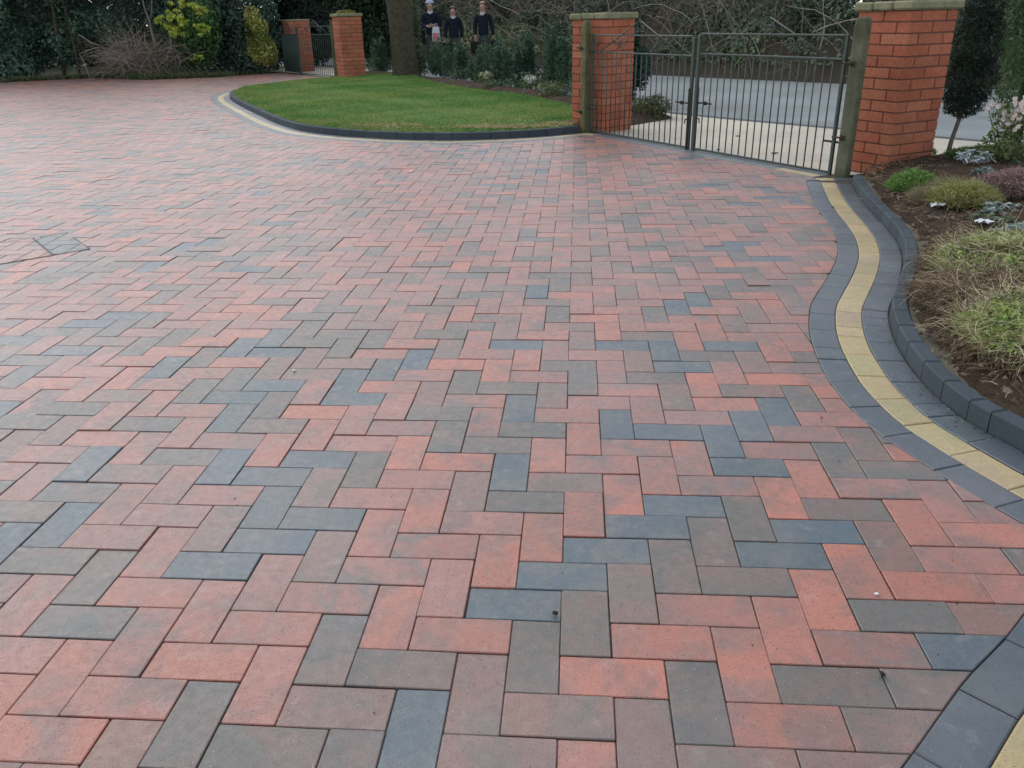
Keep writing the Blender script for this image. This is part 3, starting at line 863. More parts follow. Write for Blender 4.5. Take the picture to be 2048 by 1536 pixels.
# timber / concrete gate posts
def post(name, loc, sx, sy, h, rz, label, cap=True, mat=None, step=0.0):
    root = empty(name, (loc[0], loc[1], -.02), label, 'gate post', 'gate posts', rz)
    mb = MB()
    b = .008
    V = []; 
    prof = [(0, 0, 0), (0, 0, h-.04), ]
    x, y = sx/2, sy/2
    P = [(-x,-y,0),(x,-y,0),(x,y,0),(-x,y,0)]
    lv = [(0, 1.0), (h*.55, 1.0), (h-.05, .98), (h-.012, .86), (h, .6)]
    for z, k in lv:
        for (qx, qy) in ((-x,-y+b),(-x+b,-y),(x-b,-y),(x,-y+b),(x,y-b),(x-b,y),(-x+b,y),(-x,y-b)):
            V.append((qx*k + random.gauss(0, .0006), qy*k + random.gauss(0, .0006), z + (step if qx > 0 and z > h-.06 else 0)))
    F = []
    for i in range(len(lv)-1):
        for k in range(8):
            F.append((i*8+k, i*8+(k+1) % 8, (i+1)*8+(k+1) % 8, (i+1)*8+k))
    F.append(tuple((len(lv)-1)*8+k for k in range(8)))
    mb.add(V, F)
    mb.build('shaft', mat or M_WOODPOST, root)
    return root
grz = math.atan2(gd.y, gd.x)
M_POSTG = mat_noise('weathered_concrete_post', (.17,.165,.12), (.07,.08,.04), 5, .9, (.07,.09,.04), 30, .6, .004)
P1 = post('gate_post', (1.980, 5.10), .088, .088, 1.10, grz+.25, 'grey green weathered gate post standing against the left face of the near right brick pillar', mat=M_POSTG)
P0 = post('gate_post', (.105, 7.83), .072, .072, 1.08, grz, 'thin green algae stained gate post in front of the brick pillar at the lawn corner', step=.02)
P2 = post('gate_post', (-4.98, 16.72), .09, .09, 1.15, .3, 'green gate post at the left side of the far mossy capped pillar')
# dark green algae side of the right post: iron hinge pintles
def pintle(root, z, side):
    mb = MB()
    mb.box((side*.03-.015, -.054, z), (.035, .010, .035), 0, None, .003)
    mb.tube([(side*.03, -.06, z), (side*.03 - .05, -.075, z+.004), (side*.03-.085, -.062, z+.004)], .007, 6)
    mb.build('hinge', M_RUST, root)
M_RUST = mat_noise('rusty_iron', (.06,.035,.028), (.03,.025,.022), 30, .8, (.12,.05,.02), 50, .5, .002)
for z in (.30, .80): pintle(P1, z, 0)
for z in (.22, .84): pintle(P0, z, 0)

# ------------------------------------------------------------------ wrought iron gates
def spiral(cx, cz, r0, turns, a0, sgn=1, n=22):
    pts = []
    for i in range(n):
        t = i/(n-1); r = r0*(1-.78*t); a = a0 + sgn*turns*2*PI*t
        pts.append((cx + r*math.cos(a), 0, cz + r*math.sin(a)))
    return pts
def gate_leaf(p0, p1, label, group, nbar=18, hgt=.97, z0=.035, dark=False, latch=1, detail=True):
    """p0 hinge end, p1 meeting end"""
    v = Vector((p1[0]-p0[0], p1[1]-p0[1])); W = v.length
    root = empty('iron_gate', (p0[0], p0[1], z0), label, 'gate', group, math.atan2(v.y, v.x))
    f = MB(); r = .008
    f.box((.012, 0, hgt/2), (.026, .022, hgt), 0, None, .003)
    f.build('hinge_stile', M_IRON, root)
    f = MB(); f.box((W-.012, 0, hgt/2 - .01), (.034, .026, hgt-.01), 0, None, .004)
    f.build('meeting_stile', M_IRON, root)
    zr = hgt - .165
    for nm, z, t in (('top_rail', hgt-.008, .014), ('middle_rail', zr, .014), ('bottom_rail', .02, .018)):
        f = MB(); f.box((W/2, 0, z), (W-.06, .014, t), 0, None, .003); f.build(nm, M_IRON, root)
    proto = None
    for i in range(nbar):
        x = .03 + (W-.06)*(i+1)/(nbar+1)
        if proto is None:
            b = MB(); b.tube([(0, 0, .02), (0, 0, zr)], .0052, 6); proto = b.build('bar', M_IRON, root, True); o = proto
        else:
            o = proto.copy(); COL.objects.link(o); o.parent = root
        o.location = (x, 0, 0)
    # ridge: two sloping flats rising to a peak above the top rail, with C scrolls under them
    pk = hgt + .115; cx = W*.50
    for sd in (-1, 1):
        b = MB(); ex = cx + sd*W*.40
        b.tube([(cx + sd*.012, -.004, pk), (cx + sd*W*.2, -.004, (pk+zr)/2 + .006), (ex, -.004, zr+.008)], .0055, 6)
        b.build('sloping_bar', M_IRON, root, True)
    for q in ((cx-.035, hgt+.045, .032, 1.3, PI/2, 1), (cx+.035, hgt+.045, .032, 1.3, PI/2, -1),
              (cx-.24, hgt-.075, .060, 1.35, -PI/2, -1), (cx-.36, hgt-.075, .055, 1.35, -PI/2, 1),
              (cx+.24, hgt-.075, .060, 1.35, -PI/2, 1), (cx+.36, hgt-.075, .055, 1.35, -PI/2, -1),
              (.075, hgt-.08, .05, 1.2, 0, 1)):
        b = MB(); b.tube(spiral(*q), .0055, 6); b.build('scroll', M_IRON, root, True)
    if detail:
        b = MB(); b.tube([(W-.02, -.016, hgt*.42), (W-.19, -.018, hgt*.42)], .007, 6); b.box((W-.11, -.02, hgt*.42), (.03, .02, .03), 0, None, .003)
        b.build('latch', M_RUST, root)
        b = MB(); b.tube([(W-.012, -.022, .0), (W-.012, -.024, hgt*.55)], .007, 6); b.tube([(W-.012, -.022, hgt*.28), (W-.012, -.05, hgt*.28), (W-.012, -.055, hgt*.24)], .006, 6)
        b.build('drop_bolt', M_RUST, root)
        for xe, ze in ((.11, .24), (.05, hgt-.17)):
            b = MB(); b.tube([(-.03, -.012, ze), (xe, -.012, ze)], .008, 6); b.build('strap_hinge', M_RUST, root)
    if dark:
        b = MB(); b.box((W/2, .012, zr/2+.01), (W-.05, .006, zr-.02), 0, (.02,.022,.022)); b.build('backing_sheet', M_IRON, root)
    return root
mid = gpt(GLEN*.505)
ga = gpt(GLEN*.505 - .022); gb = gpt(GLEN*.505 + .022)
gate_leaf(gpt(.06), ga, 'left leaf of the near iron gates, hung on the thin post by the lawn', 'near iron gate leaves', hgt=.955, z0=-.005)
gate_leaf(gpt(GLEN-.02), gb, 'right leaf of the near iron gates, hung on the post beside the largest pillar', 'near iron gate leaves', hgt=.975, z0=-.005)
gate_leaf((-5.10, 17.0), (-6.22, 18.25), 'right leaf of the far iron gates, see-through, hung beside the mossy capped pillar', 'far iron gate leaves', nbar=16, hgt=1.0, z0=.02, detail=False)
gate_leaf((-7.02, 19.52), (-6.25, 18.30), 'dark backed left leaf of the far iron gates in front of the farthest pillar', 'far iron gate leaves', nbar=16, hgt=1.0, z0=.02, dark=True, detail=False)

# ------------------------------------------------------------------ big tree by the lawn
def trunk_mesh(name, parent, base, top, r0, r1, flare=.35, n=18, m=16, seed=1, mat=None):
    R = random.Random(seed); V = []; F = []
    ph = R.uniform(0, 6)
    for i in range(m+1):
        t = i/m
        z = base[2] + (top[2]-base[2])*t
        cx = base[0] + (top[0]-base[0])*t + .03*math.sin(t*5+ph); cy = base[1] + (top[1]-base[1])*t + .03*math.sin(t*4+ph*2)
        zz = z - base[2]
        r = r0 + (r1-r0)*t + r0*flare*math.exp(-zz/.22)
        for k in range(n):
            a = 2*PI*k/n
            rr = r*(1 + .06*math.sin(a*3+ph+t*2) + .05*math.sin(a*5+ph*2) + .03*math.sin(a*9+t*9) + .12*math.exp(-zz/.2)*math.sin(a*4+ph))
            V.append((cx+rr*math.cos(a), cy+rr*math.sin(a), z))
    for i in range(m):
        for k in range(n):
            F.append((i*n+k, i*n+(k+1) % n, (i+1)*n+(k+1) % n, (i+1)*n+k))
    mb = MB(); mb.add(V, F); return mb.build(name, mat or M_BARK, parent, True)
T = empty('tree', (-3.52, 16.45, 0), 'large tree with a thick brown trunk at the back of the lawn', 'tree')
trunk_mesh('trunk', T, (0,0,-.05), (-.05,.1,4.6), .235, .19, .22, 26, 30, 3)
lm = MB(); Rr = random.Random(5)
tips = []
for i in range(9):
    a = i*2.4; z0 = 3.2 + .17*i; L = Rr.uniform(1.6, 2.8)
    p = [Vector((0,0,z0))]
    d = Vector((math.cos(a), math.sin(a), .65)).normalized()
    for k in range(5):
        d = (d + Vector((Rr.gauss(0,.15), Rr.gauss(0,.15), .08))).normalized(); p.append(p[-1] + d*L/5)
    lm.tube(p, [.09, .075, .06, .045, .03, .015], 7); tips += p[2:]
lm.build('limbs', M_BARK, T, True)
P = np.array([tuple(t) for t in tips for _ in range(22)]); D = np.random.default_rng(9).normal(size=P.shape); D[:, 2] = np.abs(D[:, 2])
strands('twigs', P, D, .9, .012, [(.09,.07,.05),(.12,.1,.07)], M_TWIG, T, segs=4, droop=.2, wig=.2, sides=3, seed=6)
# ivy stem standing close behind the trunk
iv = empty('ivy_stem', (-3.30, 16.90, 0), 'thin stem clad in green ivy just right of the big trunk', 'climber')
b = MB(); b.tube([(0,0,0),(.03,.02,.7),(-.02,.04,1.5),(.02,.05,2.4)], [.035,.03,.03,.025], 7); b.build('stem', M_BARK, iv, True)
foliage('leaves', [(0,.02,.5,.10,.10,.6),(.0,.04,1.3,.12,.12,.7),(0,.05,2.1,.14,.14,.6)], 1500, .06, [(.04,.075,.035),(.07,.12,.05),(.11,.16,.09)], M_LEAF, iv, seed=7)

# ------------------------------------------------------------------ vegetation
DK = [(.028,.052,.042),(.052,.10,.075),(.085,.145,.10),(.12,.19,.13)]
def bush(name, loc, blobs, n, size, pal, label, cat, group=None, seed=1, stem=None, **k):
    root = empty(name, (loc[0], loc[1], 0), label, cat, group)
    if stem:
        b = MB(); R_ = random.Random(seed)
        for (x, y, h, r) in stem:
            b.tube([(x, y, -.03), (x+R_.gauss(0,.02), y, h*.35), (x*.8+R_.gauss(0,.03), y*.8, h*.7), (x*.6+R_.gauss(0,.05), y*.6+R_.gauss(0,.05), h)], [r, r*.9, r*.7, r*.4], 7)
        b.build('stem', M_BARK, root, True)
    foliage('leaves', blobs, n, size, pal, M_LEAF, root, seed=seed, **k)
    return root
def heap(w, d, h, n, seed, z0=.25, r=.4):
    R_ = random.Random(seed)
    return [(R_.uniform(-w, w), R_.uniform(-d, d), z0 + (h-z0)*R_.random(), r*R_.uniform(.7, 1.3), r*R_.uniform(.7, 1.2), r*R_.uniform(.7, 1.2)) for _ in range(n)]
# dark evergreens behind the drive, left to right
EG = 'evergreens behind the driveway'
bush('evergreen_shrub', (-14.2, 18.9), heap(1.3, .5, 3.2, 26, 1, .15, .55), 30000, .10, DK, 'darkest broad evergreen at the left edge of the picture', 'evergreen', EG, 51, [(0,0,2,.06)], gap=.12)
bush('evergreen_shrub', (-12.1, 19.3), heap(1.2, .5, 3.3, 26, 2, .55, .55), 30000, .10, DK, 'dark evergreen with a pale bare stem showing at its foot, second from the left edge', 'evergreen', EG, 52, [(-.1,-.45,2,.05),(.25,-.4,2,.03)], gap=.12)
bush('evergreen_shrub', (-10.5, 20.5), heap(1.2, .5, 3.2, 26, 3, .3, .55), 30000, .10, DK, 'dark evergreen behind the bare brown bush', 'evergreen', EG, 53, [(0,0,2,.06)], gap=.12)
bush('evergreen_shrub', (-8.35, 20.2), heap(.75, .4, 3.0, 20, 4, .1, .5), 24000, .095, DK, 'dark bushy evergreen just right of the yellow green topped shrub', 'evergreen', EG, 54, [(0,0,2,.06)], gap=.1)
bush('evergreen_shrub', (-7.9, 22.2), heap(1.0, .5, 3.2, 18, 14, .3, .55), 18000, .10, [(.006,.014,.010),(.012,.028,.018),(.02,.04,.026)], 'tall black green evergreen rising behind the farthest gate pillar', 'evergreen', EG, 64, [(0,0,2,.06)], gap=.1)
bush('evergreen_shrub', (-6.0, 22.9), heap(1.3, .4, 1.9, 20, 15, .2, .45), 18000, .10, [(.02,.04,.02),(.035,.07,.035),(.055,.09,.05)], 'mid green hedge shrub seen through the bars of the far gates', 'evergreen', EG, 65, [(0,0,1,.05)], gap=.1)
# pale sapling trunk
sp = empty('sapling', (-10.1, 19.35, 0), 'thin pale forked sapling rising behind the bare brown bush', 'tree')
b = MB(); b.tube([(0,0,0),(.01,0,.7),(.0,0,1.15),(-.07,.0,1.5),(-.12,0,2.4)], [.03,.028,.026,.02,.012], 7); b.tube([(0,0,1.15),(.09,0,1.4),(.22,0,2.0)], [.02,.018,.01], 6)
b.build('trunk', mat_noise('pale_bark', (.20,.20,.17), (.13,.13,.11), 12, .9, (.08,.08,.06), 40, .5, .004), sp, True)
# bare brown bush
bb = empty('bare_bush', (-10.0, 18.3, 0), 'bare bush of arching brown twigs at the back edge of the driveway', 'bush')
n = 520; Rb = np.random.default_rng(71)
P = np.stack([Rb.normal(0,.35,n), Rb.normal(0,.15,n), Rb.random(n)*.35], 1); D = np.stack([Rb.normal(0,.75,n), Rb.normal(0,.3,n)-.1, .75+.3*Rb.random(n)], 1)
strands('twigs', P, D, .75+.55*Rb.random(n), .010, [(.34,.27,.22),(.26,.20,.17),(.46,.39,.34),(.18,.14,.11)], M_TWIG, bb, segs=6, droop=1.5, wig=.22, sides=3, seed=72)
b = MB()
for pts, r in (([(-1.15,-.2,0),(-1.2,-.2,.3),(-1.28,-.2,.55),(-1.05,-.2,.62),(-.75,-.25,.68)], .022), ([(-.6,-.3,.55),(-.3,-.3,.75),(0,-.3,.8),(.3,-.3,1.0)], .014),
               ([(.6,-.3,.1),(.5,-.3,.4),(.45,-.3,.62),(.75,-.3,.78)], .014), ([(-1.2,-.2,.95),(-.9,-.2,.75),(-.7,-.2,.7)], .016), ([(-.1,-.3,.45),(.2,-.3,.55),(.5,-.3,.56),(.9,-.3,.62)], .012)):
    b.tube(pts, [.55*r*(1-.14*i) for i in range(len(pts))], 6)
b.build('branches', mat_noise('pale_dead_wood', (.36,.31,.28), (.26,.22,.19), 15, .9, (.12,.1,.08), 40, .4, .003), bb, True)
foliage('leaves', [(.0,-.05,.22,1.1,.3,.22),(.1,0,.5,.6,.3,.3)], 1800, .05, [(.07,.08,.035),(.10,.12,.05),(.16,.13,.08)], M_LEAF, bb, seed=73, gap=.4)
# yellow green topped shrub (several clusters of bright new leaves)
ys = bush('flowering_shrub', (-9.0, 18.9), [(0,0,.45,.55,.35,.4),(.1,.1,.85,.6,.4,.35),(-.2,.1,1.1,.5,.3,.3),(.35,.1,1.25,.4,.3,.4)], 5200, .075, [(.03,.06,.03),(.06,.14,.04),(.10,.21,.06)],
          'green shrub topped with bright yellow green leaf clusters left of the far gates', 'shrub', None, 74, [(0,0,1.2,.03),(.15,0,1.2,.02)], gap=.25)
yb_ = []
Ry = random.Random(75)
for c_ in ((-.48,-.1,1.12,.20),(-.25,-.15,1.28,.17),(-.18,-.2,1.02,.27),(.15,-.1,1.50,.22),(.45,-.15,1.42,.19),(.40,-.2,1.02,.17),(-.05,-.25,1.18,.2),(.28,-.25,.42,.12)):
    for q_ in range(9):
        yb_.append((c_[0]+Ry.gauss(0, c_[3]*.6), c_[1]+Ry.gauss(0,.05), c_[2]+Ry.gauss(0, c_[3]*.28), c_[3]*.30, c_[3]*.3, c_[3]*.20))
foliage('yellow_leaves', yb_ or [(-.48,-.1,1.12,.20,.15,.10),(-.25,-.15,1.28,.16,.14,.09),(-.18,-.2,1.02,.26,.18,.14),(.15,-.1,1.50,.22,.14,.10),(.45,-.15,1.42,.18,.12,.10),(.40,-.2,1.02,.16,.12,.12),(-.05,-.25,1.18,.2,.12,.08),(.28,-.25,.42,.12,.1,.06)],
        2600, .085, [(.30,.42,.06),(.58,.64,.12),(.42,.52,.09)], M_LEAF, ys, seed=75, gap=.0, shell=.3, aspect=.35, up=.6)
bush('variegated_shrub', (-7.55, 19.5), [(0,0,.55,.32,.25,.35),(-.05,0,.95,.28,.25,.35),(-.1,0,1.25,.2,.2,.22),(.15,0,.45,.25,.25,.3)], 5200, .06, [(.10,.14,.03),(.30,.33,.07),(.55,.52,.18),(.17,.2,.05)],
     'upright yellow variegated shrub left of the farthest pillar', 'shrub', None, 76, [(0,0,1,.02)], gap=.2)
# strip of low weeds along the back edge of the paving
x = np.concatenate([R.uniform(-14, -8, 3200), R.normal(-9.3, .8, 1500)]); edge = np.interp(x, [-15,-12.9,-12.1,-11.2,-9.5,-8.2,-7.5], [17.2,17.4,18.0,18.5,17.5,17.95,18.8])
y = edge + .03 + np.abs(R.normal(0, .25, len(x)))
P = np.stack([x, y, np.zeros(len(x))], 1); D = np.stack([R.normal(size=len(x))*.6, R.normal(size=len(x))*.6-.2, np.ones(len(x))], 1)
tag(strands('weeds', P, D, .07+.12*R.random(len(x)), .02, [(.06,.10,.035),(.11,.14,.06),(.16,.15,.08),(.04,.07,.03)], M_LEAF, segs=3, droop=1.2, wig=.3, seed=77), 'low weeds and leaf litter along the back edge of the paving', 'weeds', kind='stuff')

# hedge plants between the lawn and the road: a row of young upright evergreens
HG = 'young hedge plants behind the lawn'
names = ['leftmost low hedge plant, between the far pillar and the big trunk', 'hedge plant just right of the big trunk', 'second hedge plant right of the big trunk',
  'hedge plant below the middle schoolchild', 'hedge plant below the right schoolchild', 'hedge plant with the pale flowers at its foot', 'tall dark hedge plant, third from the brick pillar',
  'tall dark hedge plant, second from the brick pillar', 'tall dark hedge plant touching the left edge of the lawn corner pillar']
hp = [(-4.35,18.0,.72),(-3.35,17.25,.70),(-2.75,16.7,.66),(-2.25,15.75,.64),(-1.75,14.85,.66),(-1.25,13.95,.72),(-.75,13.05,.80),(-.25,12.2,.85),(.2,11.35,.9)]
for i, (x, y, h) in enumerate(hp):
    Rp = random.Random(80+i)
    bl = []
    h *= 1.12
    for k in range(13 if i else 7):
        a = Rp.uniform(0, 6.28); q = Rp.uniform(.0, .36); hh = h*Rp.uniform(.62, 1.05)
        bl.append((q*math.cos(a), q*math.sin(a), hh*.5+.03, .075, .075, hh*.5))
    bl.append((0, 0, .2, .3, .28, .2))
    bush('hedge_plant', (x, y), bl, 3600 if i < 6 else 5200, .055, [(.022,.05,.032),(.035,.08,.048),(.055,.115,.062),(.085,.15,.075)], 'dark upright ' + names[i] if not names[i].startswith('tall') else names[i], 'hedge plant', HG, 90+i,
         [(0,0,h*.9,.012),(.1,.05,h*.8,.01)], gap=.1, aspect=.32, up=.1)
# small plants in the bed in front of the hedge
def small(loc, pal, label, n=300, r=.16, h=.16, size=.05, seed=1, name='bedding_plant', cat='plant', aspect=.4, z=.06, group=None):
    return bush(name, loc, [(0,0,z+h*.5,r,r,h*.6)], n, size, pal, label, cat, group, seed, None, gap=.1, aspect=aspect, up=.7)
small((-2.15,15.0), [(.05,.09,.04),(.09,.14,.06)], 'small green clump in the bed right of the big trunk', seed=101, h=.22, r=.25)
hel = small((-1.55,13.75), [(.10,.13,.05),(.2,.22,.1)], 'small pale flowering clump in the bed near the middle of the hedge', seed=102, h=.2, r=.16)
foliage('flowers', [(0,-.05,.22,.12,.1,.07)], 110, .04, [(.5,.5,.3),(.6,.6,.45)], M_LEAF, hel, seed=103, aspect=.8)
small((-1.0,12.75), [(.06,.11,.05),(.1,.16,.08),(.13,.18,.1)], 'green clump in front of the pale flowering plant', seed=104, r=.28, h=.14)
wf = small((-.72,12.35), [(.10,.15,.05),(.2,.24,.1)], 'clump with white and yellow flowers at the edge of the lawn bed', seed=105, h=.24, r=.17)
foliage('flowers', [(.02,-.08,.24,.10,.08,.06)], 130, .045, [(.7,.7,.55),(.75,.75,.7)], M_LEAF, wf, seed=106, aspect=.8)
small((-.35,11.3), [(.07,.10,.03),(.14,.17,.06),(.20,.20,.08)], 'feathery olive green plant in the bed, left of the lawn corner pillar', seed=107, r=.24, h=.2, n=420, aspect=.15, size=.09)
small((-.05,10.95), [(.05,.08,.05),(.12,.16,.12),(.2,.24,.2)], 'grey green plant in the bed beside the lawn corner pillar', seed=108, r=.2, h=.18)
small((-1.35,12.9), [(.05,.09,.04),(.08,.12,.05)], 'low green clump below the tall dark hedge plants', seed=109, r=.2, h=.12)
# beyond the near gates
bush('evergreen_shrub', (.62, 10.35), [(0,0,.45,.24,.24,.42),(.05,0,.85,.16,.16,.25),(.18,-.1,.5,.2,.16,.28)], 5200, .06, [(.012,.03,.02),(.02,.05,.032),(.04,.08,.05)], 'dark evergreen shrub behind the left leaf of the near gates', 'shrub', None, 110, [(0,0,.6,.02)], gap=.15, aspect=.3)
bush('low_shrub', (.72, 8.95), [(0,.1,.10,.34,.26,.13),(.22,.05,.14,.18,.18,.13),(-.2,0,.08,.2,.2,.1)], 3400, .035, [(.09,.07,.03),(.16,.14,.045),(.10,.13,.03),(.07,.05,.03)], 'low olive brown shrub on the soil behind the left gate leaf', 'shrub', None, 111, None, gap=.1)

# ------------------------------------------------------------------ right hand planting bed
def sc(name): return name
lt = empty('clipped_conifer', (2.86, 5.48, .08), 'small dark clipped conifer on a bare stem right of the largest brick pillar', 'tree')
b = MB(); b.tube([(0,0,-.05),(.02,.01,.12),(.06,.03,.30),(.07,.03,.8)], [.020,.017,.016,.012], 8); b.build('trunk', mat_noise('grey_bark', (.16,.15,.12), (.1,.09,.07), 20, .9, (.07,.07,.05), 60, .5, .003), lt, True)
foliage('crown', [(.07,.05,.40,.15,.15,.13),(.08,.05,.56,.19,.18,.22),(.08,.06,.80,.18,.17,.26),(.09,.06,1.03,.14,.13,.24),(.09,.06,1.23,.09,.09,.18)], 26000, .022,
        [(.006,.014,.009),(.012,.026,.015),(.018,.038,.022),(.028,.052,.03)], M_LEAF, lt, seed=201, gap=.02, aspect=.3, shell=.75)
ct = empty('conifer', (3.50, 5.80, .06), 'larger feathery mid green conifer at the right edge of the picture', 'tree')
b = MB(); b.tube([(0,0,-.05),(0,0,.8),(0,0,1.7)], [.05,.04,.02], 8); b.build('trunk', M_BARK, ct, True)
foliage('crown', [(.05,.0,.50,.30,.28,.32),(.0,0,.95,.32,.30,.4),(.02,0,1.3,.32,.30,.4),(.1,0,1.7,.28,.26,.35),(.45,.1,.7,.35,.3,.5),(.5,.1,1.3,.35,.3,.5)], 24000, .05,
        [(.03,.06,.03),(.05,.10,.045),(.08,.15,.05),(.12,.20,.07)], M_LEAF, ct, seed=202, gap=.2, aspect=.22, droop=1.0, gs=4)
# hellebore
hb_ = empty('flowering_plant', (2.93, 4.76, .14), 'tall plant with pale pink white blooms in front of the conifer', 'plant')
mb = MB(); fl = MB(); Rh = random.Random(9)
heads = []
for i in range(13):
    a = Rh.uniform(0, 6.28); q = Rh.uniform(.02, .17); hz = Rh.uniform(.22, .44)
    x, y = q*math.cos(a), q*math.sin(a)*.7
    mb.tube([(x*.2, y*.2, -.02), (x*.5, y*.5, hz*.5), (x, y, hz)], [.006,.005,.003], 5)
    heads.append((x, y, hz))
mb.build('stems', plain('green_stem', (.10,.13,.05)), hb_, True)
for x, y, z in heads:
    for j in range(4):
        cx, cy, cz = x + Rh.gauss(0,.024), y - .03 + Rh.gauss(0,.02), z + .02 + Rh.gauss(0,.02)
        tilt = Rh.uniform(0, 6.28)
        fl = MB()
        for k in range(5):
            a = k*2*PI/5 + tilt; r = .019*Rh.uniform(.8, 1.2)
            c0 = Vector((cx, cy, cz)); d = Vector((math.cos(a), -.5, math.sin(a)*.8 - .1)).normalized(); s = d.cross(Vector((0,1,.2))).normalized()
            g = Rh.uniform(.8, 1.05)
            fl.add([tuple(c0), tuple(c0 + d*r*.6 + s*r*.5), tuple(c0 + d*r*1.15 - Vector((0,.004,0))), tuple(c0 + d*r*.6 - s*r*.5)], [(0,1,2,3)], (.92*g,.80*g,.74*g))
        fl.build('flower', M_LEAF, hb_)
foliage('leaves', [(0,0,.12,.17,.14,.10),(0,0,.28,.13,.1,.12),(.1,-.05,.26,.05,.04,.04)], 520, .045, [(.05,.085,.03),(.10,.15,.05),(.16,.22,.07),(.09,.07,.04)], M_LEAF, hb_, seed=203, gap=.1, aspect=.38)
# broad leaf
bl = empty('broad_leaved_plant', (2.85, 4.25, .14), 'plant with one broad pale green leaf at the right edge below the pale blooms', 'plant')
mb = MB()
for (x, y, z, L, w, a, c) in ((0,0,.13,.15,.045,.2,(.12,.22,.07)), (.05,.05,.09,.12,.04,1.2,(.06,.13,.05)), (.06,-.03,.07,.12,.035,-.8,(.07,.15,.05)), (-.03,.06,.05,.1,.03,2.4,(.05,.11,.04))):
    V = []; F = []
    for i in range(7):
        t = i/6; ww = w*math.sin(PI*min(max(t,.03),.97))**.7
        X = x + (t-.3)*L*math.cos(a); Y = y + (t-.3)*L*math.sin(a); Z = z + .03*math.sin(t*PI)
        V += [(X - math.sin(a)*ww, Y + math.cos(a)*ww, Z+.012), (X, Y, Z), (X + math.sin(a)*ww, Y - math.cos(a)*ww, Z+.008)]
        if i:
            for k in (0, 1): F.append((3*i-3+k, 3*i-2+k, 3*i+1+k, 3*i+k))
    mb.add(V, F, c)
    mb.tube([(x*.3, y*.3, -.03), (x, y, z)], .005, 5, (.1,.15,.05))
mb.build('leaves', M_LEAF, bl, True)
def rosette(loc, n, L, w, pal, label, seed, name='silver_leaved_plant', z=.0, up=.6, group=None, lift=0):
    """loose clump of lobed felted leaves: several shoots, each a small whorl"""
    root = empty(name, (loc[0], loc[1], bz(*loc)+z), label, 'plant', group)
    mb = MB(); R_ = random.Random(seed)
    ns = max(8, n//5)
    for s_ in range(ns):
        a0 = R_.uniform(0, 6.28); q = L*.95*math.sqrt(R_.random()); sx, sy = q*math.cos(a0), q*math.sin(a0)*.85
        sz = lift*.6 + L*up*.4*R_.uniform(.3, 1)*(1 - .6*(q/L)**2)
        mb.tube([(sx*.4, sy*.4, -.02), (sx*.8, sy*.8, sz*.5), (sx, sy, sz)], .003, 4, tuple(x*.6 for x in pal[0]))
        for i in range(R_.randint(9, 14)):
            a = R_.uniform(0, 6.28); e = R_.uniform(-.3, 1.1); l = L*R_.uniform(.22, .42); ww = w*R_.uniform(.5, .85)
            c = R_.choice(pal); g = R_.uniform(.65, 1.15); c = tuple(q_*g for q_ in c)
            tw = R_.uniform(-.6, .6); V = []; F = []
            for k in range(7):
                t = k/6; s2 = t*l
                X = sx + math.cos(a + tw*t)*s2*math.cos(e*.7); Y = sy + math.sin(a + tw*t)*s2*math.cos(e*.7); Z = sz + s2*math.sin(e) - .5*l*t*t
                wk = ww*(.3 + .7*math.sin(PI*min(t+.1, 1))) * (1.25 if k % 2 else .6) * (1 if k < 6 else .3)
                V += [(X - math.sin(a)*wk, Y + math.cos(a)*wk, Z+.005), (X, Y, Z-.002), (X + math.sin(a)*wk, Y - math.cos(a)*wk, Z+.003)]
                if k:
                    for q_ in (0, 1): F.append((3*k-3+q_, 3*k-2+q_, 3*k+1+q_, 3*k+q_))
            mb.add(V, F, c)
    mb.build('leaves', M_LEAF, root, False)
    return root
SV = [(.32,.39,.35),(.48,.54,.50),(.22,.30,.25),(.6,.65,.62)]
rosette((2.36,3.47), 60, .13, .010, SV, 'silver grey leaved plant in front of the pinkish heather', 211, group='silver plants', up=1.0)
rosette((2.20,3.22), 26, .10, .009, [(.20,.25,.15),(.30,.34,.22)], 'small grey green plant just below the silver plant by the heather', 212, group='silver plants', up=1.0)
rosette((2.20,2.98), 64, .12, .010, [(.36,.47,.42),(.52,.63,.57),(.28,.38,.31)], 'pale mint silver plant just above the straw coloured mound', 213, group='silver plants', up=.9)
rosette((2.72,4.72), 90, .12, .011, [(.62,.65,.68),(.40,.46,.44),(.75,.77,.80),(.20,.28,.2)], 'bushy white felted plant left of the pale blooms', 214, group='silver plants', up=1.3, lift=.05)
rosette((2.68,4.40), 55, .11, .012, [(.28,.36,.33),(.18,.25,.2),(.38,.42,.4)], 'grey green felted plant in front of the white felted one', 215, group='silver plants', up=1.1)
rosette((2.50,3.20), 30, .11, .010, SV, 'silver plant cut by the right edge of the picture', 216, group='silver plants', up=1.0)
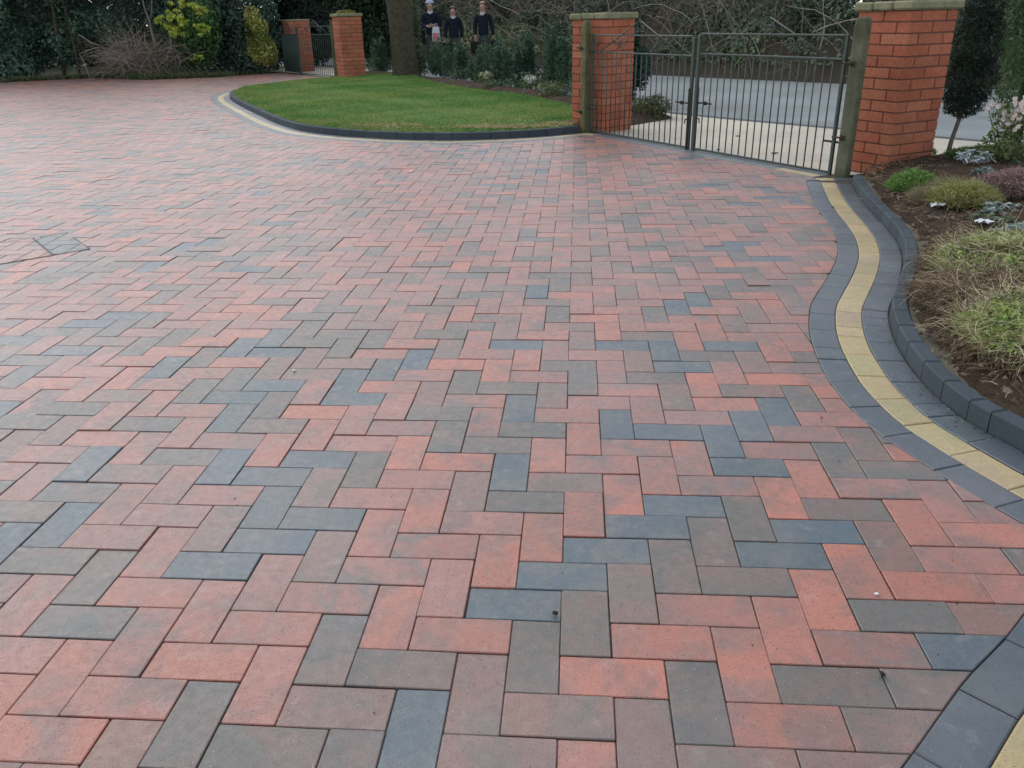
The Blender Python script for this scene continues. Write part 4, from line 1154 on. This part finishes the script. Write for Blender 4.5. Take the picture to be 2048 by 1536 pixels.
# cushion plants made of many fine strands
def cushion(name, loc, rx, ry, h, n, L, W, pal, label, cat, seed, droop=.8, wig=.25, z=0, out=1.0, group=None, leaves=None):
    root = empty(name, (loc[0], loc[1], bz(*loc)), label, cat, group)
    R_ = np.random.default_rng(seed)
    a = R_.random(n)*2*PI; q = np.sqrt(R_.random(n))
    x = q*np.cos(a); y = q*np.sin(a)
    zz = h*np.sqrt(np.clip(1-q*q, 0, 1))*(.5+.5*R_.random(n)) * (1+.3*nz(x*rx, y*ry, 14, seed))
    P = np.stack([x*rx, y*ry, zz - .01], 1)
    D = np.stack([x*out + R_.normal(size=n)*.5, y*out + R_.normal(size=n)*.5, .5 + .5*R_.random(n)], 1)
    strands('stems', P, D, L*(.6+.8*R_.random(n)), W, pal, M_LEAF, root, segs=4, droop=droop, wig=wig, seed=seed)
    if leaves: foliage('leaves', [(0,0,h*.45,rx*.95,ry*.95,h*.62)], leaves[0], leaves[1], leaves[2], M_LEAF, root, seed=seed+1, gap=leaves[3] if len(leaves) > 3 else .15, gs=9, clip=-.01, aspect=.45)
    return root
cushion('cushion_plant', (2.16,4.22), .15, .13, .10, 3600, .035, .004, [(.14,.27,.06),(.21,.36,.09),(.27,.44,.12),(.09,.18,.05)], 'bright green feathery cushion at the foot of the largest brick pillar', 'plant', 221, leaves=(2200,.014,[(.12,.22,.05),(.27,.42,.11)]))
cushion('dry_tuft', (2.30,4.02), .11, .09, .08, 1500, .07, .003, [(.30,.25,.15),(.42,.36,.22),(.18,.19,.09)], 'dry brown tuft between the bright green cushion and the golden one', 'plant', 222, leaves=(700,.016,[(.12,.10,.05),(.2,.17,.09)]))
cushion('cushion_plant', (2.24,3.68), .17, .14, .11, 3600, .06, .0035, [(.28,.30,.08),(.38,.40,.13),(.19,.20,.07),(.42,.36,.20)], 'golden green cushion above the left scrap of paper', 'plant', 223, leaves=(2600,.015,[(.13,.12,.05),(.34,.38,.10),(.22,.24,.08)]))
cushion('dry_tuft', (2.10,3.82), .09, .08, .06, 1100, .07, .003, [(.26,.21,.13),(.34,.29,.18)], 'small straw tuft at the left of the golden cushion', 'plant', 224)
cushion('heather', (2.62,3.85), .27, .20, .12, 5000, .045, .004, [(.24,.15,.14),(.32,.21,.19),(.15,.12,.09),(.40,.28,.26)], 'purplish pink heather spreading at the right edge', 'plant', 225, leaves=(3200,.014,[(.30,.16,.17),(.42,.24,.26),(.16,.11,.09),(.48,.34,.34)]))
cushion('ground_cover', (2.95,5.05), .26, .22, .06, 2600, .035, .005, [(.06,.11,.03),(.10,.16,.04),(.05,.08,.03)], 'low green ground cover at the foot of the clipped conifer', 'plant', 226, leaves=(2200,.02,[(.08,.15,.04),(.15,.24,.07)]))
cushion('ground_cover', (2.62,5.55), .16, .22, .05, 1200, .03, .005, [(.07,.12,.035),(.12,.17,.05)], 'small green weeds between the brick pillar and the clipped conifer', 'plant', 227, leaves=(900,.02,[(.09,.16,.045),(.17,.24,.08)]))
# the two big sprawling mounds of straw coloured and green stems
STRAW = [(.62,.54,.34),(.50,.42,.26),(.72,.64,.46),(.34,.26,.17),(.42,.43,.2),(.22,.16,.10)]
def mound(loc, rx, ry, h, seed, label, n=2600, green=.5, rz=0.0, dry=False):
    root = empty('sprawling_plant', (loc[0], loc[1], bz(*loc)), label, 'plant', 'sprawling plants beside the kerb', rz)
    R_ = np.random.default_rng(seed)
    def pts(n, top=1.0):
        a = R_.random(n)*2*PI; q = np.sqrt(R_.random(n)); x = q*np.cos(a); y = q*np.sin(a)
        z = h*np.sqrt(np.clip(1-q*q, 0, 1))*(1+.3*nz(x*rx, y*ry, 11, seed))
        return x, y, z*(.35+.65*R_.random(n))*top
    x, y, z = pts(n)
    P = np.stack([x*rx, y*ry, z+.003], 1); D = np.stack([x*.4 + R_.normal(size=n)*.9, y*.4 + R_.normal(size=n)*.9 - .1, -.1+.35*R_.random(n)], 1)
    strands('dry_stems', P, D, .05+.15*R_.random(n)**1.5, .0034, ([(.34,.25,.16),(.24,.17,.11),(.46,.37,.26),(.16,.11,.08)] if dry else STRAW), M_TWIG, root, segs=7, droop=.45, wig=.34, sides=3, seed=seed)
    m = int(n*2.2*green)
    x, y, z = pts(m)
    k = nz(x*rx, y*ry, 8, seed+3) > .05
    P = np.stack([x*rx, y*ry, z+.008], 1)[k]; D = np.stack([x*.6 + R_.normal(size=m)*.9, y*.6 + R_.normal(size=m)*.9, .1+.4*R_.random(m)], 1)[k]
    strands('green_shoots', P, D, (.03+.045*R_.random(k.sum())), .0042, [(.34,.42,.11),(.46,.52,.18),(.2,.28,.07),(.55,.56,.28)], M_LEAF, root, segs=4, droop=1.0, wig=.3, seed=seed+1)
    foliage('leaves', [(0,0,h*.4,rx*.9,ry*.9,h*.62)], int(n*2.6), .019, ([(.06,.045,.03),(.14,.10,.06),(.2,.16,.09)] if dry else [(.05,.04,.025),(.11,.13,.05),(.26,.40,.08),(.42,.56,.14)]), M_LEAF, root, seed=seed+2, gap=.42, gs=7, clip=-.01, jit=.2)
    # brown dead underside
    x, y, z = pts(n, .45)
    P = np.stack([x*rx*1.08, y*ry*1.08, z*.5], 1); D = np.stack([x + R_.normal(size=n)*.6, y + R_.normal(size=n)*.6, .1+.3*R_.random(n)], 1)
    strands('dead_stems', P, D, .06+.08*R_.random(n), .003, [(.11,.075,.05),(.16,.11,.07),(.24,.18,.11)], M_TWIG, root, segs=5, droop=1.0, wig=.3, sides=3, seed=seed+4)
    return root
mound((1.99,2.36), .38, .42, .13, 231, 'larger straw and green sprawling mound below the pale mint silver plant', 3800, 1.3, -.5)
mound((1.66,1.55), .28, .36, .11, 241, 'nearest straw and green sprawling mound, low beside the inner kerb', 3200, 1.3, -.5)
mound((1.66,1.98), .24, .22, .08, 251, 'flattened patch of dead brown stems between the two straw and green mounds', 2600, .05, -.5, True)
# scraps of white paper
M_PAPER = plain('paper', (.72,.72,.74), .8, .3)
def paper(loc, s, label, seed):
    R_ = random.Random(seed); mb = MB(); V = []; F = []
    n = 5
    for i in range(n):
        for j in range(n):
            V.append(((i/(n-1)-.5)*s*(1-.5*j/(n-1)), (j/(n-1)-.5)*s*.7, .006 + .35*s*abs(math.sin(i*1.3+j*.9+seed))*(.4+R_.random()*.5)))
            if i and j: F.append(((i-1)*n+j-1, i*n+j-1, i*n+j, (i-1)*n+j))
    mb.add(V, F)
    o = mb.build('paper_scrap', M_PAPER); o.location = (loc[0], loc[1], bz(*loc)); o.rotation_euler = (0, 0, R_.uniform(0, 3))
    md = o.modifiers.new('t', 'SOLIDIFY'); md.thickness = .001
    tag(o, label, 'litter')
paper((2.06,3.60), .085, 'crumpled whitish scrap on the soil under the golden cushion', 3)
paper((2.12,3.15), .095, 'bright white torn scrap on the soil above the straw mound', 8)

# ------------------------------------------------------------------ drain cover let into the paving on the left
mc = empty('drain_cover', (MH.x, MH.y, 0), 'recessed square drain cover let into the block paving at the left edge', 'manhole cover')
ang = math.atan2(mh1.y, mh1.x)
mc.rotation_euler = (0, 0, ang)
fr = MB()        # local x along mh1 (0..0.52), local y = away -> use negative y for mh2
L1, L2 = .52, 1.0
fr.box((.002, -L2/2, -.002), (.006, L2, .010), 0)
fr.build('frame', mat_noise('dull_steel', (.03,.028,.028), (.05,.045,.04), 20, .7, (.08,.05,.03), 60, .3, .001), mc)
fr = MB()
for (cx, cy, sx, sy) in ((L1/2, -.002, L1-.006, .004), (L1/2, -L2+.002, L1, .004), (L1-.002, -L2/2, .004, L2-.010), (L1/2, -.19, L1-.012, .003)):
    fr.box((cx, cy, -.002), (sx, sy, .0095), 0)
fr.build('edge_strip', mat_noise('worn_steel', (.20,.18,.17), (.13,.12,.11), 20, .6, (.1,.07,.05), 60, .3, .001), mc)
keep = drive; drive = MB()
bedm = MB(); bedm.box((L1/2, -L2/2, .0), (L1-.012, L2-.012, .004)); bedm.build('joint_bed', M_JOINT, mc)
ca, sa = math.cos(-ang+.10), math.sin(-ang+.10)
box_ = [(.008,-.186),(L1-.006,-.186),(L1-.006,-.006),(.008,-.006)]
box2 = [(.008,-L2+.006),(L1-.006,-L2+.006),(L1-.006,-.194),(.008,-.194)]
def clip_convex(poly, clip):
    for i in range(len(clip)):
        a, b = clip[i], clip[(i+1) % len(clip)]
        ex, ey = b[0]-a[0], b[1]-a[1]; out = []
        for k in range(len(poly)):
            p, q = poly[k-1], poly[k]
            dp = ex*(p[1]-a[1]) - ey*(p[0]-a[0]); dq = ex*(q[1]-a[1]) - ey*(q[0]-a[0])
            if dq >= 0:
                if dp < 0: t = dp/(dp-dq); out.append((p[0]+(q[0]-p[0])*t, p[1]+(q[1]-p[1])*t))
                out.append(q)
            elif dp >= 0:
                t = dp/(dp-dq); out.append((p[0]+(q[0]-p[0])*t, p[1]+(q[1]-p[1])*t))
        poly = out
        if len(poly) < 3: return []
    res = []
    for p in poly:
        if not res or math.hypot(p[0]-res[-1][0], p[1]-res[-1][1]) > .004: res.append(p)
    return res
for v in range(-14, 15):
    for u in range(-14, 15):
        d = (u - v) % 4
        if d == 1: w, h = 2, 1
        elif d == 0: w, h = 1, 2
        else: continue
        q = [(u*.1+G, v*.1+G), ((u+w)*.1-G, v*.1+G), ((u+w)*.1-G, (v+h)*.1-G), (u*.1+G, (v+h)*.1-G)]
        q = [(x*ca - y*sa + .2, x*sa + y*ca - .4) for x, y in q]
        for bx_, cl_ in ((box_, 'NG'), (box2, 'PBPRG')):
            r_ = clip_convex(q, bx_)
            if len(r_) >= 3 and abs(area(r_)) > 4e-4:
                if area(r_) < 0: r_ = r_[::-1]
                c = random.choice(cl_); c1, c2 = PC[c]; g = random.uniform(.9, 1.1)
                drive.prism(r_, -.002, .0034 + random.gauss(0, .0003), .003, tuple(x*g for x in c1), c2, random.uniform(0, 40))
drive.build('infill_blocks', M_PAVE, mc)

# ------------------------------------------------------------------ small bits on the drive
M_LITTER = mat_attr('dead_leaf', .8, .2, 60, .3)
def bit(loc, s, col, label, cat='leaf', seed=1, name='fallen_leaf', z=.003):
    R_ = random.Random(seed); mb = MB(); V = [(0, 0, .004)]; n = 7
    for i in range(n):
        a = 2*PI*i/n; r = s*R_.uniform(.6, 1.1)*(1 if i % 2 else .75)
        V.append((r*math.cos(a), r*.6*math.sin(a), R_.uniform(0, .006)))
    F = [(0, i+1, (i+1) % n + 1) for i in range(n)]
    V += [(v[0]*.9, v[1]*.9, v[2]-.0015) for v in V]; F += [tuple(i+n+1 for i in f[::-1]) for f in F]
    mb.add(V, F, col); o = mb.build(name, M_LITTER); o.location = (loc[0], loc[1], z); o.rotation_euler = (0, 0, R_.uniform(0, 6))
    return tag(o, label, cat)
bit((-1.32,5.44), .045, (.7,.6,.55), 'pale leaf lying on the paving in the middle distance', seed=2)
bit((-.012,.118), .013, (.03,.025,.02), 'tiny dark leaf on the joint beside a charcoal block near the bottom centre', seed=3)
bit((.60,-.02), .012, (.025,.018,.014), 'small dark seed head on the paving near the bottom right', seed=4)
bit((.77,1.05), .006, (.03,.02,.015), 'dark speck of leaf on the blocks left of the curved border', seed=5)
bit((1.62,4.02), .02, (.05,.04,.03), 'small brown leaf on the buff border blocks near the gate', seed=6)
bit((1.86,4.27), .025, (.35,.42,.2), 'pale green leaf lying against the curved kerb near the post', seed=7)
bit((1.62,7.42), .05, (.05,.035,.02), 'curled brown leaf on the pale footway beyond the right gate leaf', seed=21, z=-.010)
bit((1.75,6.30), .06, (.06,.045,.03), 'dark leaf on the pale footway near the foot of the right gate leaf', seed=22, z=-.010)
bit((1.30,6.55), .04, (.08,.07,.03), 'small leaf just outside the bottom rail of the right gate leaf', seed=23, z=-.010)
bit((.98,8.30), .04, (.6,.58,.55), 'white leaf on the footway seen through the right gate leaf', seed=24, z=-.010)
for q_ in range(9):
    Rq = random.Random(300+q_); lx, ly = ((-3.9,11.2),(-2.9,12.6),(-2.2,10.4),(-1.2,9.6),(-3.1,9.9),(-.6,9.0),(-4.4,13.4),(-1.9,12.0),(-2.6,8.9))[q_]
    o = bit((lx, ly), Rq.uniform(.035,.06), (.05,.045,.025), 'small dark leaf lying on the lawn grass', seed=300+q_, z=.10); o['group'] = 'dark leaves on the lawn'
def pebble(loc, r, col, label, seed):
    mb = MB(); R_ = random.Random(seed); V = []; F = []
    for i in range(5):
        for k in range(8):
            a = 2*PI*k/8; t = -PI/2 + PI*(i+.5)/5
            V.append((r*math.cos(t)*math.cos(a)*1.3*R_.uniform(.85,1.1), r*math.cos(t)*math.sin(a)*R_.uniform(.85,1.1), r*.8*math.sin(t)))
    for i in range(4):
        for k in range(8): F.append((i*8+k, i*8+(k+1) % 8, (i+1)*8+(k+1) % 8, (i+1)*8+k))
    F.append(tuple(range(8))[::-1]); F.append(tuple(32+k for k in range(8)))
    mb.add(V, F, col); o = mb.build('pebble', M_LITTER, None, True); o.location = (loc[0], loc[1], r*.8); tag(o, label, 'stone')
pebble((.665,.215), .0038, (.85,.83,.8), 'tiny white stone on a red block near the bottom right', 1)
pebble((-.97,1.372), .005, (.8,.78,.75), 'tiny white stone on the blocks left of the centre', 2)
# loose grit and soil specks on the paving
n = 1200
x = R.uniform(-5, 1.6, n); y = R.uniform(-.8, 7, n)
kk = np.array([inside(a, b) for a, b in zip(x, y)]); x, y = x[kk], y[kk]
pk = np.array(offset(RB, .30)); ii = R.integers(0, len(pk), 1500); dd = -np.abs(R.normal(0, .035, 1500)) - .002
pk2 = np.array(offset(RB, .20)); tt = (-dd/.10)[:, None]; qq = pk[ii]*(1-tt) + pk2[ii]*tt
x = np.concatenate([x, qq[:, 0]]); y = np.concatenate([y, qq[:, 1]]); n = len(x)
S = .0008 + .0022*R.random(n)**3
V = np.stack([x, y, np.full(n, .0008)], 1)[:, None, :] + base[None]*S[:, None, None]*(.6+.8*R.random((n, 5, 1)))
F = np.array([(0,2,4),(2,1,4),(1,3,4),(3,0,4)]); F = (np.arange(n)*5)[:, None, None] + F[None]
pal = np.array([(.03,.025,.02),(.05,.04,.03),(.035,.03,.03),(.5,.45,.4)]); c = pal[R.integers(0, 4, n)]
tag(np_mesh('grit', V.reshape(-1, 3), F.reshape(-1, 3), np.repeat(c, 5, axis=0), M_LITTER), 'fine dark and pale grit specks on the paving', 'grit', kind='stuff')

# ------------------------------------------------------------------ three schoolchildren walking on the road
M_SKIN = plain('skin', (.42,.26,.20), .6)
M_NAVY = plain('navy_knit', (.010,.016,.028), .9, .2)
M_TROU = plain('grey_trousers', (.045,.055,.05), .9, .2)
M_DARK = plain('black_cloth', (.012,.012,.014), .8, .2)
M_WHITE = plain('white_cotton', (.5,.5,.52), .8, .2)
M_SHOE = plain('black_leather', (.012,.012,.012), .4, .5)
def skin_obj(name, verts, edges, mat, parent, root=0, sub=1):
    me = bpy.data.meshes.new(name); me.from_pydata([v[:3] for v in verts], edges, []); me.materials.append(mat)
    o = bpy.data.objects.new(name, me); link(o, parent)
    m = o.modifiers.new('skin', 'SKIN'); m.use_smooth_shade = True; m.branch_smoothing = .4
    for i, v in enumerate(verts):
        r = v[3]; rr = r if hasattr(r, '__len__') else (r, r)
        me.skin_vertices[0].data[i].radius = rr
    me.skin_vertices[0].data[root].use_root = True
    s = o.modifiers.new('sub', 'SUBSURF'); s.levels = sub; s.render_levels = sub
    return o
def ellipsoid(name, c, r, mat, parent, zmin=None, n=16, m=12):
    """zmin: hairline - in front of the head the shell stops there, behind it runs down to the nape"""
    mb = MB(); V = []; F = []
    for i in range(m+1):
        t = PI/2 - PI*i/m
        for k in range(n):
            a = 2*PI*k/n
            x, y, z = math.cos(t)*math.cos(a), math.cos(t)*math.sin(a), math.sin(t)
            V.append((c[0]+x*r[0], c[1]+y*r[1], c[2]+z*r[2]))
    for i in range(m):
        for k in range(n):
            if zmin is not None:
                a = 2*PI*(k+.5)/n; zz = math.sin(PI/2 - PI*(i+.5)/m)*r[2]
                lim = zmin if math.sin(a) < -.15 else (-.75*r[2] if math.sin(a) > .25 else -.35*r[2])
                if zz < lim: continue
            F.append((i*n+(k+1) % n, i*n+k, (i+1)*n+k, (i+1)*n+(k+1) % n))
    mb.add(V, F); return mb.build(name, mat, parent, True)
def person(loc, h, yaw, label, armL, armR, step, hair, hairtype='short', stripe=False, lean=0):
    """local -y is the way the person faces; arms: (elbow, wrist) in fractions of the height"""
    root = empty('person', (loc[0], loc[1], -.015), label, 'person', None, yaw)
    S = lambda *p: tuple(q*h for q in p)
    V = []; E = []
    def add(p, r, par=None):
        V.append((p[0]*h, p[1]*h, p[2]*h, (r[0]*h, r[1]*h) if hasattr(r, '__len__') else r*h))
        if par is not None: E.append((par, len(V)-1))
        return len(V)-1
    pel = add((0,0,.52), (.060,.042)); sp_ = add((0,0,.61), (.062,.045), pel); ch = add((0,0,.71), (.082,.056), sp_); uc = add((0,0,.785), (.07,.045), ch)
    nk = add((0,-.004,.845), .030, uc); jw = add((0,-.012,.880), (.048,.056), nk); hd = add((0,-.004,.925), (.066,.076), jw); tp = add((0,.002,.968), (.052,.060), hd)
    nose = add((0,-.080,.915), .010, hd)
    arms = []
    for sd, (el, wr) in ((-1, armL), (1, armR)):
        shd = add((sd*.098,0,.795), .034, uc); e_ = add(el, .026, shd); w_ = add(wr, .017, e_)
        d = (Vector(wr) - Vector(el)).normalized(); side = d.cross(Vector((0,-1,0)));
        side = side.normalized() if side.length > .1 else Vector((0,0,1))
        pm = Vector(wr) + d*.028; p_ = add(tuple(pm), (.022,.012), w_)
        for q, (off, ln) in enumerate(((-.015,.034),(-.005,.040),(.005,.038),(.015,.030))):
            a1 = pm + side*off + d*.022; f1 = add(tuple(a1), .0055, p_); a2 = a1 + d*ln*.6 + Vector((0,-.006,0)); f2 = add(tuple(a2), .005, f1)
            add(tuple(a2 + d*ln*.35 + Vector((0,-.010,0))), .0045, f2)
        t1 = pm - side*.022*sd + d*.004 + Vector((0,-.008,0)); f1 = add(tuple(t1), .006, p_); add(tuple(t1 + d*.022 + Vector((0,-.008,0))), .005, f1)
        arms.append(((sd*.098,0,.795), el, wr, tuple(pm)))
    legs = []
    for sd in (-1, 1):
        st = step*sd
        hp_ = add((sd*.046,0,.46), .034, pel); kn = add((sd*.050,-.03+st*.5*-1,.285), .034, hp_); an = add((sd*.052, -st*.9+.01, .055 + (.02 if st < 0 else 0)), .022, kn)
        add((sd*.056, -st*.9-.055, .022), (.022,.015), an)
        legs.append(((sd*.048,0,.49), (sd*.050,-.03-st*.5,.285), (sd*.052,-st*.9+.01,.06)))
    bd_ = skin_obj('body', V, E, M_SKIN, root, 0, 1)
    # jumper
    V = []; E = []
    a = add((0,0,.475), (.096,.074)); b = add((0,0,.58), (.088,.066), a); c = add((0,0,.71), (.094,.068), b); d = add((0,0,.788), (.088,.060), c); e = add((0,-.002,.824), .040, d)
    for (s0, el, wr, pm) in arms:
        x = add((s0[0]*1.02,s0[1],s0[2]), .048, d); x = add(el, .037, x); wv = Vector(el).lerp(Vector(wr), .93); add(tuple(wv), .026, x)
    jp_ = skin_obj('jumper', V, E, M_NAVY, root, 0, 1)
    V = []; E = []
    a = add((0,0,.56), (.084,.064)); b = add((0,0,.47), (.088,.068), a)
    for (h0, k0, a0) in legs:
        x = add((h0[0],h0[1],.42), .060, b); x = add(k0, .043, x); add(a0, .034, x)
    skin_obj('trousers', V, E, M_TROU, root, 0, 1)
    for (h0, k0, a0) in legs:
        mb = MB(); mb.box((a0[0]*h*1.04, (a0[1]-.035)*h, .03*h), (.055*h, .15*h, .05*h), 0, None, .012*h); mb.build('shoe', M_SHOE, root, True)
    # shirt collar
    mb = MB()
    for sd in (-1, 1):
        mb.add([S(0,-.060,.795), S(sd*.034,-.056,.815), S(sd*.040,-.018,.848), S(sd*.014,-.046,.842), S(0,-.050,.830)], [(0,1,2,3,4) if sd > 0 else (4,3,2,1,0)])
        mb.add([S(0,-.066,.802), S(sd*.030,-.062,.815), S(sd*.026,-.054,.836), S(0,-.056,.828)], [(0,1,2,3) if sd > 0 else (3,2,1,0)])
    mb.build('collar', M_WHITE, jp_)
    for sd in (-1, 1):
        ellipsoid('eye', S(sd*.019,-.062,.928), S(.006,.004,.005), M_DARK, bd_, n=8, m=6)
        ellipsoid('ear', S(sd*.056,.0,.915), S(.007,.012,.018), M_SKIN, bd_, n=8, m=6)
    ellipsoid('mouth', S(0,-.058,.893), S(.014,.005,.004), plain('lips', (.4,.15,.13)), bd_, n=8, m=6)
    if hairtype == 'hat':
        ellipsoid('hat', S(0,.003,.948), S(.063,.072,.062), hair, root, zmin=-.002*h)
        ellipsoid('bobble', S(0,.0,1.015), S(.02,.02,.018), hair, root, n=10, m=8)
    else:
        ellipsoid('hair', S(0,.006,.940), S(.060,.070,.056), hair, root, zmin=.030*h)
        if hairtype == 'long': ellipsoid('hair', S(0,.035,.90), S(.055,.03,.06), hair, root)
    return root, arms
def bagmesh(name, c, s, mat, label, cat, yaw=0, handle=.1, stripes=None, soft=.25, foot=None):
    root = empty(name, (c[0], c[1], c[2]), label, cat, None, yaw)
    mb = MB(); V = []; F = []; n = 12; lv = 6
    for i in range(lv+1):
        t = i/lv; z = s[2]*t
        k = 1 - soft*(t**2)*.9 - .12*(1-t)**3
        for j in range(n):
            a = 2*PI*j/n
            cx = math.copysign(abs(math.cos(a))**.6, math.cos(a)); cy = math.copysign(abs(math.sin(a))**.6, math.sin(a))
            V.append((s[0]/2*k*cx*(1+.03*math.sin(i*2+j)), s[1]/2*k*cy, z))
    for i in range(lv):
        for j in range(n): F.append((i*n+j, i*n+(j+1) % n, (i+1)*n+(j+1) % n, (i+1)*n+j))
    F.append(tuple(range(n))[::-1]); F.append(tuple(lv*n+j for j in range(n)))
    mb.add(V, F); bb_ = mb.build('bag_body', mat, root, True)
    hm_ = MB(); hm_.tube([(-s[0]*.22,0,s[2]-.01),(-s[0]*.1,0,s[2]+handle),(s[0]*.1,0,s[2]+handle),(s[0]*.22,0,s[2]-.01)], .007, 6); hm_.build('handle', mat, bb_, True)
    if stripes:
        for x, w_, m_ in stripes:
            q = MB(); q.box((x, -s[1]/2*.92, s[2]*.34), (w_, .012, s[2]*.5)); q.build('stripe', m_, bb_)
    return root
K1, A1 = person((-3.40,19.45), 1.53, .1, 'leftmost schoolchild in a pale blue bobble hat and navy jumper with arms folded forward', ((-.145,-.03,.63),(-.045,-.125,.635)), ((.145,-.03,.63),(.05,-.125,.645)), .07, plain('pale_blue_wool', (.42,.47,.60), .95, .1), 'hat')
K2, A2 = person((-2.85,19.3), 1.39, .15, 'middle and shortest schoolchild with brown hair, navy jumper and white collar', ((-.135,.02,.63),(-.15,-.03,.49)), ((.135,.02,.63),(.13,.0,.49)), .08, plain('brown_hair', (.16,.10,.06), .8, .3), 'short')
K3, A3 = person((-2.14,19.1), 1.47, -.05, 'rightmost schoolchild with fair hair, navy jumper and open white collar', ((-.135,.01,.63),(-.12,-.05,.50)), ((.135,.02,.63),(.16,.0,.49)), .06, plain('fair_hair', (.42,.28,.20), .8, .3), 'short')
M_PLB = plain('thin_plastic', (.55,.55,.60), .4, .5); M_PLR = plain('red_print', (.55,.16,.18), .5, .4)
bagmesh('plastic_bag', (-3.25,19.2,.62), (.20,.10,.32), M_PLB, 'white and red plastic carrier bag held by the leftmost schoolchild', 'bag', 0, .06, [(-.02,.10,M_PLR),(.05,.02,M_PLR)])
bagmesh('school_bag', (-3.66,19.4,.60), (.26,.14,.26), M_DARK, 'black shoulder bag hanging at the side of the leftmost schoolchild', 'bag', .1, .22)
bagmesh('school_bag', (-3.05,19.2,.36), (.30,.14,.24), M_DARK, 'black school bag carried by the middle schoolchild', 'bag', .1, .07)
bagmesh('school_bag', (-2.32,18.98,.36), (.26,.14,.26), M_DARK, 'black bag in the left of the picture hand of the rightmost schoolchild', 'bag', 0, .08)
bagmesh('school_bag', (-1.86,19.05,.36), (.26,.12,.27), M_DARK, 'dark bag with white and red stripes beside the rightmost schoolchild', 'bag', 0, .08, [(-.0,.022,M_WHITE),(.045,.018,M_WHITE),(.09,.03,M_PLR)], .08)

# ------------------------------------------------------------------ camera
cd = bpy.data.cameras.new('camera'); cam = bpy.data.objects.new('camera', cd); COL.objects.link(cam)
r_ = Vector((0.99708919, 0.07347074, -0.02037623)); u_ = Vector((-0.01150277, 0.40914878, 0.91239518)); f_ = Vector((-0.07537126, 0.90950499, -0.40880294))
Mx = Matrix(((r_.x, u_.x, -f_.x, 0.02122619), (r_.y, u_.y, -f_.y, -1.24274554), (r_.z, u_.z, -f_.z, 1.13566429), (0, 0, 0, 1)))
cam.matrix_world = Mx
cd.sensor_width = 36; cd.lens = 1644.13/2048*36; cd.clip_start = .05; cd.clip_end = 2000
cd.dof.use_dof = True; cd.dof.focus_distance = 2.6; cd.dof.aperture_fstop = 24.0
scene.camera = cam

# ------------------------------------------------------------------ light: overcast day
SUN_EL, SUN_AZ = math.radians(44), math.radians(-38)     # azimuth measured from +y towards +x
w = bpy.data.worlds.new('World'); scene.world = w; w.use_nodes = True
nt = w.node_tree; bg = nt.nodes['Background']
sky = nt.nodes.new('ShaderNodeTexSky'); sky.sky_type = 'NISHITA'; sky.sun_disc = False
sky.sun_elevation = SUN_EL; sky.sun_rotation = SUN_AZ; sky.dust_density = .6; sky.air_density = 1.0; sky.ozone_density = 1.0
hs = nt.nodes.new('ShaderNodeHueSaturation'); hs.inputs['Saturation'].default_value = .38
nt.links.new(sky.outputs[0], hs.inputs['Color']); nt.links.new(hs.outputs[0], bg.inputs[0])
bg.inputs[1].default_value = .145
sd = bpy.data.lights.new('sun', 'SUN'); sun = bpy.data.objects.new('sun', sd); COL.objects.link(sun)
sd.energy = .6; sd.angle = math.radians(70); sd.color = (1.0, .96, .9)
sun.rotation_euler = Vector((math.sin(SUN_AZ)*math.cos(SUN_EL), math.cos(SUN_AZ)*math.cos(SUN_EL), math.sin(SUN_EL))).to_track_quat('Z', 'Y').to_euler()
vs = scene.view_settings; vs.view_transform = 'Standard'; vs.look = 'None'; vs.gamma = 1; vs.exposure = 0.84
scene.cycles.max_bounces = 5; scene.cycles.diffuse_bounces = 3; scene.cycles.glossy_bounces = 2; scene.cycles.transmission_bounces = 2
scene.cycles.use_denoising = True
